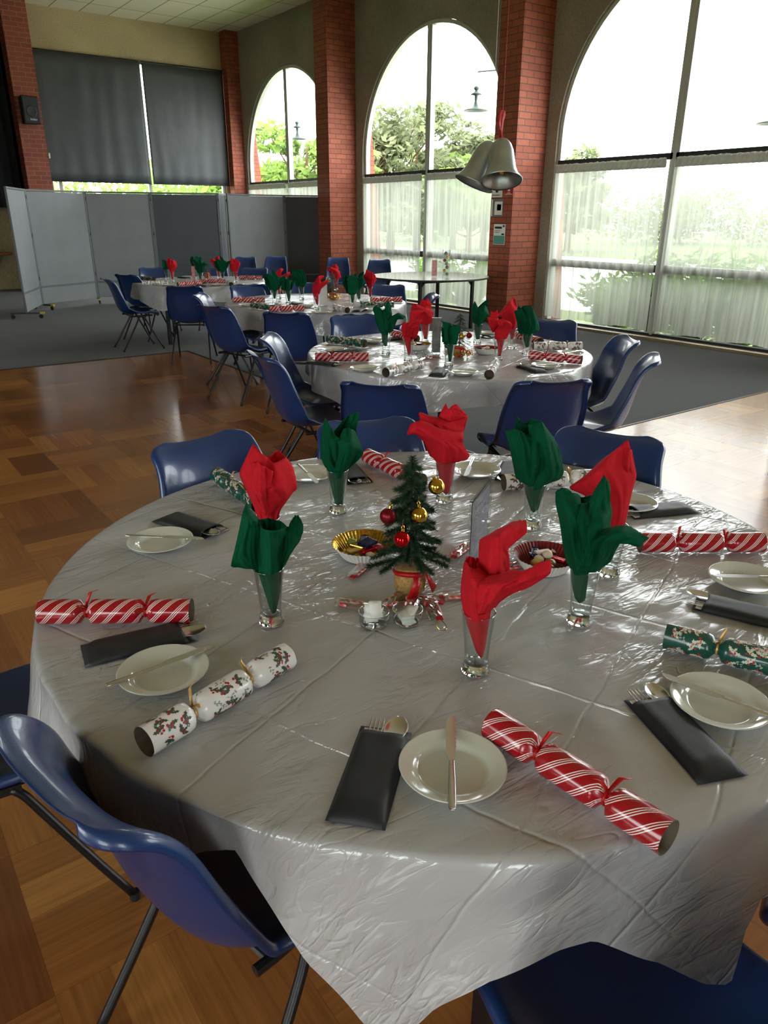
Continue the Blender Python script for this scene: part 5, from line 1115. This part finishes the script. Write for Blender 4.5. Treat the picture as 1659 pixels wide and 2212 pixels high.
# ------------------------------------------------------------------ glass cups with sachets, candy canes, sign holder
def cup(px, py, n_, label, seed, where):
    p = onz(px, py, TZ); root = thing('glass_cup', label, 'cup', (p.x, p.y, TZ), 0, 'two little glass cups')
    o = MB(); o.lathe([(.0262, .003), (.0305, .005), (.0318, .010), (.0325, .032), (.0322, .033), (.0314, .032), (.0306, .011), (.028, .007), (.001, .0055)], 40); o.build('bowl', M['thin_glass'], root, smooth=True)
    o = MB(); o.lathe([(.001, 0), (.024, 0), (.0262, .002), (.0262, .0035), (.02, .0042), (.001, .0042)], 36); o.build('base', M['solid_glass'], root, smooth=True)
    o = MB(); o.tube([(.0322*cos(2*pi*k/36), .0322*sin(2*pi*k/36), .033) for k in range(36)], .0007, 5, closed=True); o.build('rim', M['solid_glass'], root, smooth=True)
    r = random.Random(seed)
    for i in range(n_):
        b = MB(); b.grid([[(-.013, y, .0004*sin(y*200)), (0, y, .0014), (.013, y, .0004)] for y in (-.019, -.009, 0, .009, .019)]); s_ = b.build('sugar_sachet', M['paper_white'], None, smooth=True); mod(s_, 'SOLIDIFY', thickness=.0012)
        tilt = r.uniform(.55, .8) if where == 'left' else r.uniform(.1, .3)
        s_.location = (p.x + r.uniform(-.005, .005) + (i-n_/2)*.0034, p.y + r.uniform(-.005, .005), TZ + (.026 if where == 'left' else .012) + i*.0022); s_.rotation_euler = (tilt, r.uniform(-.2, .2), -.5 + r.uniform(-.6, .6))
        tag(s_, 'white paper sachet standing in the left glass cup' if where == 'left' else 'white paper sachet lying in the right glass cup', 'sachet', 'sachets in the %s glass cup' % where)
cup(808, 1349, 6, 'left of two small clear glass cups in front of the tree, with upright sachets', 1, 'left')
cup(880, 1344, 6, 'right of two small clear glass cups in front of the tree, with flat sachets', 2, 'right')
def candy(px, py, ang, label, loop=True, twin=False, z=.006):
    p = onz(px, py, TZ+z); root = thing('candy_cane', label, 'sweet', (p.x, p.y, TZ+z), math.radians(ang), 'wrapped candy canes round the small tree'); root.scale = (1.3, 1.3, 1.1)
    pts = [(-.026, 0, 0), (0, 0, 0), (.016, 0, 0)] + [(.016 + .009*sin(a), .009 - .009*cos(a), 0) for a in (.5, 1.1, 1.7, 2.3, 2.9)] + [(.009, .0175, 0)]
    c = catmull(pts, 26); o = MB(); o.tube(c, .0034, 9); uv = []; s_ = 0
    for i, q in enumerate(c):
        if i: s_ += (c[i]-c[i-1]).length
        uv += [(s_, .0034*2*pi*k/9) for k in range(9)]
    o.build('cane', M['candy'], root, smooth=True, uv=uv)
    rr = random.Random(label); o = MB(); o.grid([[(-.034 + i*.0082, (.024*j/6) - .004, .0045 + .002*nz(i*.8, j*.8, len(label)) if 0 < j < 6 else 0) for j in range(7)] for i in range(9)]); o.grid([[(-.034 + i*.0082, (.024*j/6) - .004, -.004) for j in range(7)] for i in range(9)]); o.build('cellophane_wrapper', M['cello'], root, smooth=False)
    o = MB(); o.obox((-.036, .004, 0), (.005, 0, 0), (0, .0055, 0), (0, 0, .0012)); o.build('tag', M['red_ribbon'], root)
    if loop: o = MB(); o.tube(catmull([(-.040, .004, 0), (-.055, .014, .001), (-.072, .012, 0), (-.074, .002, .001), (-.058, -.001, 0), (-.040, .003, 0)], 24), .0007, 5); o.build('gold_loop', M['gold'], root)
    return root
candy(786, 1230, 28, 'candy cane in clear wrapper left of the tree base, behind the cups', False)
candy(768, 1300, 200-75, 'candy cane with gold loop, left of the left glass cup')
candy(845, 1290, 200, 'candy cane with red tag between the tree and the left cup')
candy(880, 1300, 215, 'candy cane lying behind the right glass cup')
candy(913, 1290, 120, 'candy cane upright against the right glass cup', False)
candy(945, 1312, 62, 'candy cane with gold loop hanging towards us, right of the right cup')
candy(1000, 1290, 330, 'candy cane with gold loop beside the glass of the front red napkin')
candy(1003, 1190, 20, 'small red tagged sweet left of the sign holder', False)
candy(1100, 1228, 340, 'clear wrapped candy cane between the red napkin and the red bowl', False)
def sign_holder(n_, f, tilt, label, text=True, page='paper_white', h=.205):
    """upright acrylic stand from near bottom edge point n_ to far bottom edge point f"""
    a = Vector((n_.x, n_.y, TZ)); b = Vector((f.x, f.y, TZ)); L = (b-a).length; root = thing('menu_stand', label, 'sign', a, math.atan2(b.y-a.y, b.x-a.x)); root.rotation_euler.z = math.atan2(b.y-a.y, b.x-a.x)
    o = MB(); o.obox((L/2, 0, h/2), (L/2, 0, 0), (0, .003, 0), (0, 0, h/2)); o.build('acrylic_sleeve', M['acrylic'], root)
    o = MB(); o.obox((L/2, .0, h/2+.002), (L/2-.004, 0, 0), (0, .0008, 0), (0, 0, h/2-.004)); o.build('page', M[page], root)
    if text:
        for sy in (-1, 1):
            o = MB(); r = random.Random(3)
            for i in range(9):
                z = h*.86 - i*h*.085; x0 = L*.18; x1 = L*r.uniform(.6, .86); pts = [(x0 + (x1-x0)*k/26, sy*.0011, z + .0035*sin(k*2.1 + i)*r.uniform(.4, 1)) for k in range(27)]; o.tube(pts, .0009, 3, cap=False)
            o.build('handwriting', M['pale_ink'] if page == 'lilac_page' else M['grey_print'], root)
    o = MB(); o.obox((L/2, -.045, .0015), (L/2, 0, 0), (0, .045, 0), (0, 0, .0015)); o.build('foot', M['acrylic'], root)
    o = MB()
    for x in (0.0, L): o.box((x-.001, -.005, 0), (x+.001, .005, h))
    o.box((0, -.005, h-.001), (L, .005, h+.001)); o.build('edge', M['solid_glass'], root)
sign_holder(Vector((1.078, 1.136, 0)), Vector((1.218, 1.222, 0)), 0, 'clear acrylic menu stand seen almost edge-on beside the small tree', page='lilac_page')
# ------------------------------------------------------------------ the tables farther back
z6 = lambda x, y: (660 + x/4.879, 620 + y/4.879)
z7 = lambda x, y: (960 + x/4.879, 620 + y/4.879)
z3 = lambda x, y: (200 + x/2.5136, 520 + y/2.5136)
zt = lambda x, y: (260 + x/5.53, 540 + y/5.53)
ORD = ['first', 'second', 'third', 'fourth', 'fifth', 'sixth', 'seventh', 'eighth', 'ninth']
def ordl(items, what, table):
    """labels by place from the left among like things of one table"""
    n_ = len(items)
    for i, it in enumerate(sorted(items, key=lambda q: q[0][0])):
        pos = 'leftmost' if i == 0 else ('rightmost' if i == n_-1 else ORD[i] + ' from the left')
        pos = 'leftmost' if i == 0 else ('rightmost' if i == n_-1 else ORD[i])
        tail = '' if pos in ('leftmost', 'rightmost') else ' from the left'
        yield it, '%s %s%s on %s' % (pos, what, tail, table)
def lay_table(name, table, nap, crs, plates, pouches, knives=True):
    g = 'napkins on ' + table
    for col in ('red', 'green'):
        its = [q for q in nap if q[1][0] == col[0]]
        for (px, var, turn), lab in ordl(its, col + ' paper napkin', table):
            p = onz(*px, TZ); src = GNAPS[var[1:]]; c = src.copy(); COL.objects.link(c); c.location = (p.x, p.y, TZ); c.rotation_euler.z = math.atan2(p.y, p.x) - src['az'] + turn
            c.data = src.data
            if (src.data.materials[0] == M['red_napkin']) != (col == 'red'):
                key = src.name + col
                if key not in bpy.data.meshes: me = src.data.copy(); me.name = key; me.materials[0] = M[col + '_napkin']
                c.data = bpy.data.meshes[key]
            c['label'] = lab; c['group'] = g; s_ = 1.0
            place(GLASS, (p.x, p.y, TZ), R_.uniform(0, 6), 'glass holding the ' + lab, 'glasses on ' + table)
    for st, nm in (('stripe', 'red and white striped cracker'), ('white', 'white holly cracker'), ('green', 'green holly cracker')):
        its = [q for q in crs if q[2] == st]
        for (a, b, s_, fix), lab in ordl(its, nm, table): cracker(st, a, b, lab, 'crackers on ' + table, fix=fix)
    for (px, ka), lab in ordl([q for q in plates], 'white side plate', table):
        plate_at(px[0], px[1], lab, 'side plates on ' + table)
        p = onz(px[0], px[1], TZ+.018); a = math.radians(ka); place(KNIFE, (p.x, p.y, TZ+.0185), a, 'knife on the ' + lab, 'table knives on plates')
    for (op, cl), lab in ordl(pouches, 'dark pouch', table): pouch(op, cl, lab, 'cutlery pouches on ' + table, where='the ' + lab)
t2 = 'the second table'
lay_table('t2', t2, [(z6(848, 712), 'gG7', .2), (z6(1082, 785), 'rG8', -.5), (z6(1258, 590), 'rG4', .3), (z6(1508, 836), 'gG1', .9), (z7(345, 592), 'gG3', 0), (z7(565, 775), 'rG4', 1.2), (z7(702, 650), 'rG6', .3), (z7(860, 716), 'gG5', .2)],
 [(z6(228, 548), z6(640, 600), 'green', None), (z6(112, 738), z6(655, 738), 'stripe', None), (z6(838, 905), z6(1220, 812), 'white', None), (z7(472, 925), z7(552, 785), 'white', 'a'), (z7(925, 622), z7(1458, 622), 'white', None), (z7(895, 718), z7(1450, 770), 'stripe', None), (z6(918, 485), z6(1040, 515), 'stripe', 'a'), (z7(760, 505), z7(850, 530), 'stripe', 'a')],
 [(z6(625, 850), 80), (z7(198, 890), 30), (z7(1070, 820), 70), (z6(300, 650), 60), (z7(1090, 600), 100), (z7(440, 480), 20), (z7(1330, 690), 95), (z6(700, 560), 10)],
 [((z6(1440, 870)), z6(1380, 940)), (z7(820, 840), z7(1010, 900)), (z6(340, 830), z6(240, 820)), (z6(560, 665), z6(450, 680)), (z6(740, 570), z6(860, 560)), (z7(420, 535), z7(500, 520))])
t3 = 'the third table'
lay_table('t3', t3, [(z3(990, 345), 'gG7', .9), (z3(1012, 312), 'rG8', .4), (z3(1064, 345), 'gG1', .2), (z3(1135, 318), 'gG5', .6), (z3(1217, 372), 'rG8', 0), (z3(1322, 268), 'rG4', .4), (z3(1408, 365), 'gG5', 1.2), (z3(1445, 330), 'gG3', .2), (z3(1506, 325), 'rG2', .5)],
 [(z3(760, 322), z3(935, 322), 'stripe', None), (z3(985, 372), z3(1120, 366), 'stripe', None), (z3(1390, 380), z3(1310, 356), 'white', None), (z3(872, 352), z3(980, 366), 'green', None), (z3(1535, 322), z3(1655, 320), 'stripe', None), (z6(690, 185), z6(820, 187), 'green', None)],
 [(z3(840, 345), 60), (z3(1235, 385), 20), (z3(1160, 350), 100), (z6(720, 230), 80), (z3(1500, 350), 30)],
 [(z6(640, 235), z6(520, 265)), (z3(1085, 340), z3(1130, 350)), (z3(1260, 300), z3(1300, 310))])
t4 = 'the farthest set table'
lay_table('t4', t4, [(zt(625, 385), 'rG2', 0), (zt(560, 350), 'gG1', .8), (zt(968, 400), 'gG7', 0), (zt(930, 350), 'gG5', 1.4), (zt(1225, 385), 'gG7', 1.0), (zt(1180, 340), 'rG4', .2), (zt(1380, 385), 'rG2', 1.0)],
 [(zt(312, 395), zt(525, 392), 'white', None), (zt(742, 408), zt(910, 398), 'stripe', None), (zt(230, 335), zt(400, 348), 'green', None), (zt(1460, 330), zt(1660, 332), 'stripe', None), (zt(1325, 412), zt(1270, 380), 'white', 'a'), (zt(1030, 372), zt(1170, 372), 'stripe', None)],
 [(zt(590, 412), 60), (zt(1545, 408), 30), (zt(1150, 408), 90), (zt(800, 315), 20)],
 [(zt(1040, 440), zt(960, 430)), (zt(700, 330), zt(760, 335))])
p = onz(*z7(150, 735), TZ); fir((p.x, p.y, TZ), .27, .07, 8, 'small tree with gold tinsel at its foot on the second table', 70, tinsel=True)
TP = p; bauble(*z7(185, 520), .05, 'gold', 'gold bauble on the small tree of the second table', .018, None); bauble(*z7(262, 510), .04, 'dark_red_matte', 'dark red bauble on the small tree of the second table', .018, None)
p = onz(*z3(1305, 318), TZ); fir((p.x, p.y, TZ), .28, .07, 9, 'small tree with gold tinsel on the third table', 50, tinsel=True)
TP = p; bauble(*z3(1280, 210), .03, 'sweet_green', 'green bauble on the small tree of the third table', .018, None)
p = onz(*zt(1035, 330), TZ); fir((p.x, p.y, TZ), .24, .06, 10, 'small tree hidden behind the green napkins of the farthest set table', 40)
def stand_px(a, b, label, page, text=True, h=.2): sign_holder(onz(*a, TZ), onz(*b, TZ), 0, label, text, page, h)
stand_px(z6(1322, 700), z6(1425, 700), 'menu stand with a grey page left of the tree on the second table', 'grey_print', False, .22)
stand_px(z3(1232, 352), z3(1278, 352), 'white menu stand on the third table', 'paper_white', False, .2)
stand_px(zt(858, 385), zt(905, 385), 'pink and white menu stand on the farthest set table', 'pink_card', False, .2)
p = onz(*z6(1190, 655), TZ); sweet_bowl(p.x, p.y, 'gold_foil', 'bowl of sweets at the left of the sign on the second table', 6, [(k, m_, l.replace('gold bowl', 'left bowl on the second table')) for k, m_, l in b1], where='the left bowl on the second table')
p = onz(*z7(440, 700), TZ); sweet_bowl(p.x, p.y, 'red_card', 'bowl of sweets at the right of the tree on the second table', 7, [(k, m_, l.replace('red bowl', 'right bowl on the second table')) for k, m_, l in b2], where='the right bowl on the second table')
for (x, y), l in ((z6(1215, 745), 'left'), (z6(1285, 735), 'right')):
    p = onz(x, y, TZ); root = thing('glass_cup', '%s little glass cup before the sign on the second table' % l, 'cup', (p.x, p.y, TZ), 0, 'two little glass cups on the second table')
    o = MB(); o.lathe([(.001, .001), (.0245, .001), (.029, .006), (.0315, .014), (.0325, .032), (.0314, .032), (.0302, .014), (.027, .008), (.001, .006)], 28); o.build('bowl', M['thin_glass'], root, smooth=True)
for i, (x, y) in enumerate((z6(1230, 760), z6(1310, 745), z6(1370, 730))):
    candy(x, y, 30 + 50*i, ['left', 'middle', 'right'][i] + ' candy cane before the sign on the second table', False)
# bare table: little stand and a vase of baubles
stand_px((932, 597), (944, 597), 'white menu card stand on the bare table', 'pink_card', False, .225)
p = onz(963, 598, .741); v = thing('glass_vase', 'clear tube vase filled with baubles on the bare white table', 'vase', (p.x, p.y, .741))
o = MB(); o.lathe([(.001, 0), (.052, 0), (.055, .004), (.055, .37), (.0565, .372), (.053, .37), (.053, .010), (.001, .008)], 32); o.build('glass_wall', M['thin_glass'], v, smooth=True)
for i, (mt_, cl) in enumerate((('sweet_green', 'green'), ('gold', 'gold'), ('dark_red_matte', 'dark red'), ('sweet_green', 'green'), ('dark_red_matte', 'dark red'), ('gold', 'gold'), ('bark', 'brown'))):
    o = MB(); o.ball((0, 0, 0), .026, 16); o = o.build('bauble', M[mt_], None, smooth=True, loc=(p.x + .024*cos(i*2.3), p.y + .024*sin(i*2.3), .741 + .038 + i*.047)); tag(o, '%s bauble in the tube vase, number %s up from its bottom' % (cl, ORD[i]), 'bauble', 'baubles in the tube vase')

# ------------------------------------------------------------------ light: bright overcast sky through the windows
wd = bpy.data.worlds.new('overcast'); scene.world = wd; wd.use_nodes = True; nt = wd.node_tree; nt.nodes.clear(); n = N(nt)
tc = n('TexCoord'); s = n('SeparateXYZ', {0: tc.outputs['Generated']})
k = n.ramp(n.math('ADD', n.math('MULTIPLY', s.outputs[2], .5), .5), [(.45, (.42, .46, .40, 1)), (.52, (.93, .97, 1.0, 1)), (.9, (1.0, 1.0, 1.0, 1))])
SKY = 10.5
bg = n('Background', {'Color': k, 'Strength': SKY}); ow = nt.nodes.new('ShaderNodeOutputWorld'); nt.links.new(bg.outputs[0], ow.inputs[0])
def portal(loc, rot, sx, sy):
    l = bpy.data.lights.new('window_daylight', 'AREA'); l.shape = 'RECTANGLE'; l.size = sx; l.size_y = sy; l.energy = 0.0; l.cycles.is_portal = True
    o = bpy.data.objects.new('window_daylight', l); COL.objects.link(o); o.location = loc; o.rotation_euler = rot
for c in BAYS: portal((9.3, c, 2.3), (0, pi/2, 0), 4.6, 4.0)
for a, b in LEFT_H: portal((X_L-.25, (a+b)/2, 2.2), (0, -pi/2, 0), 2.4, b-a)
for a, b in BACK_H: portal(((a+b)/2, Y_F-.25, 2.4), (-pi/2, 0, 0), b-a, 3.6)
portal((6.56, YB+.3, 2.8), (pi/2, 0, 0), 4.1, 3.8)
scene.view_settings.view_transform = 'Standard'; scene.view_settings.look = 'None'; scene.view_settings.gamma = 1; scene.view_settings.exposure = 0.0
try: scene.view_settings.use_curve_mapping = False
except Exception: pass
cy_ = scene.cycles
cy_.max_bounces = 10; cy_.diffuse_bounces = 5; cy_.glossy_bounces = 4; cy_.transmission_bounces = 8; cy_.transparent_max_bounces = 24
cy_.sample_clamp_indirect = 6; cy_.caustics_reflective = False; cy_.caustics_refractive = False; cy_.use_denoising = True
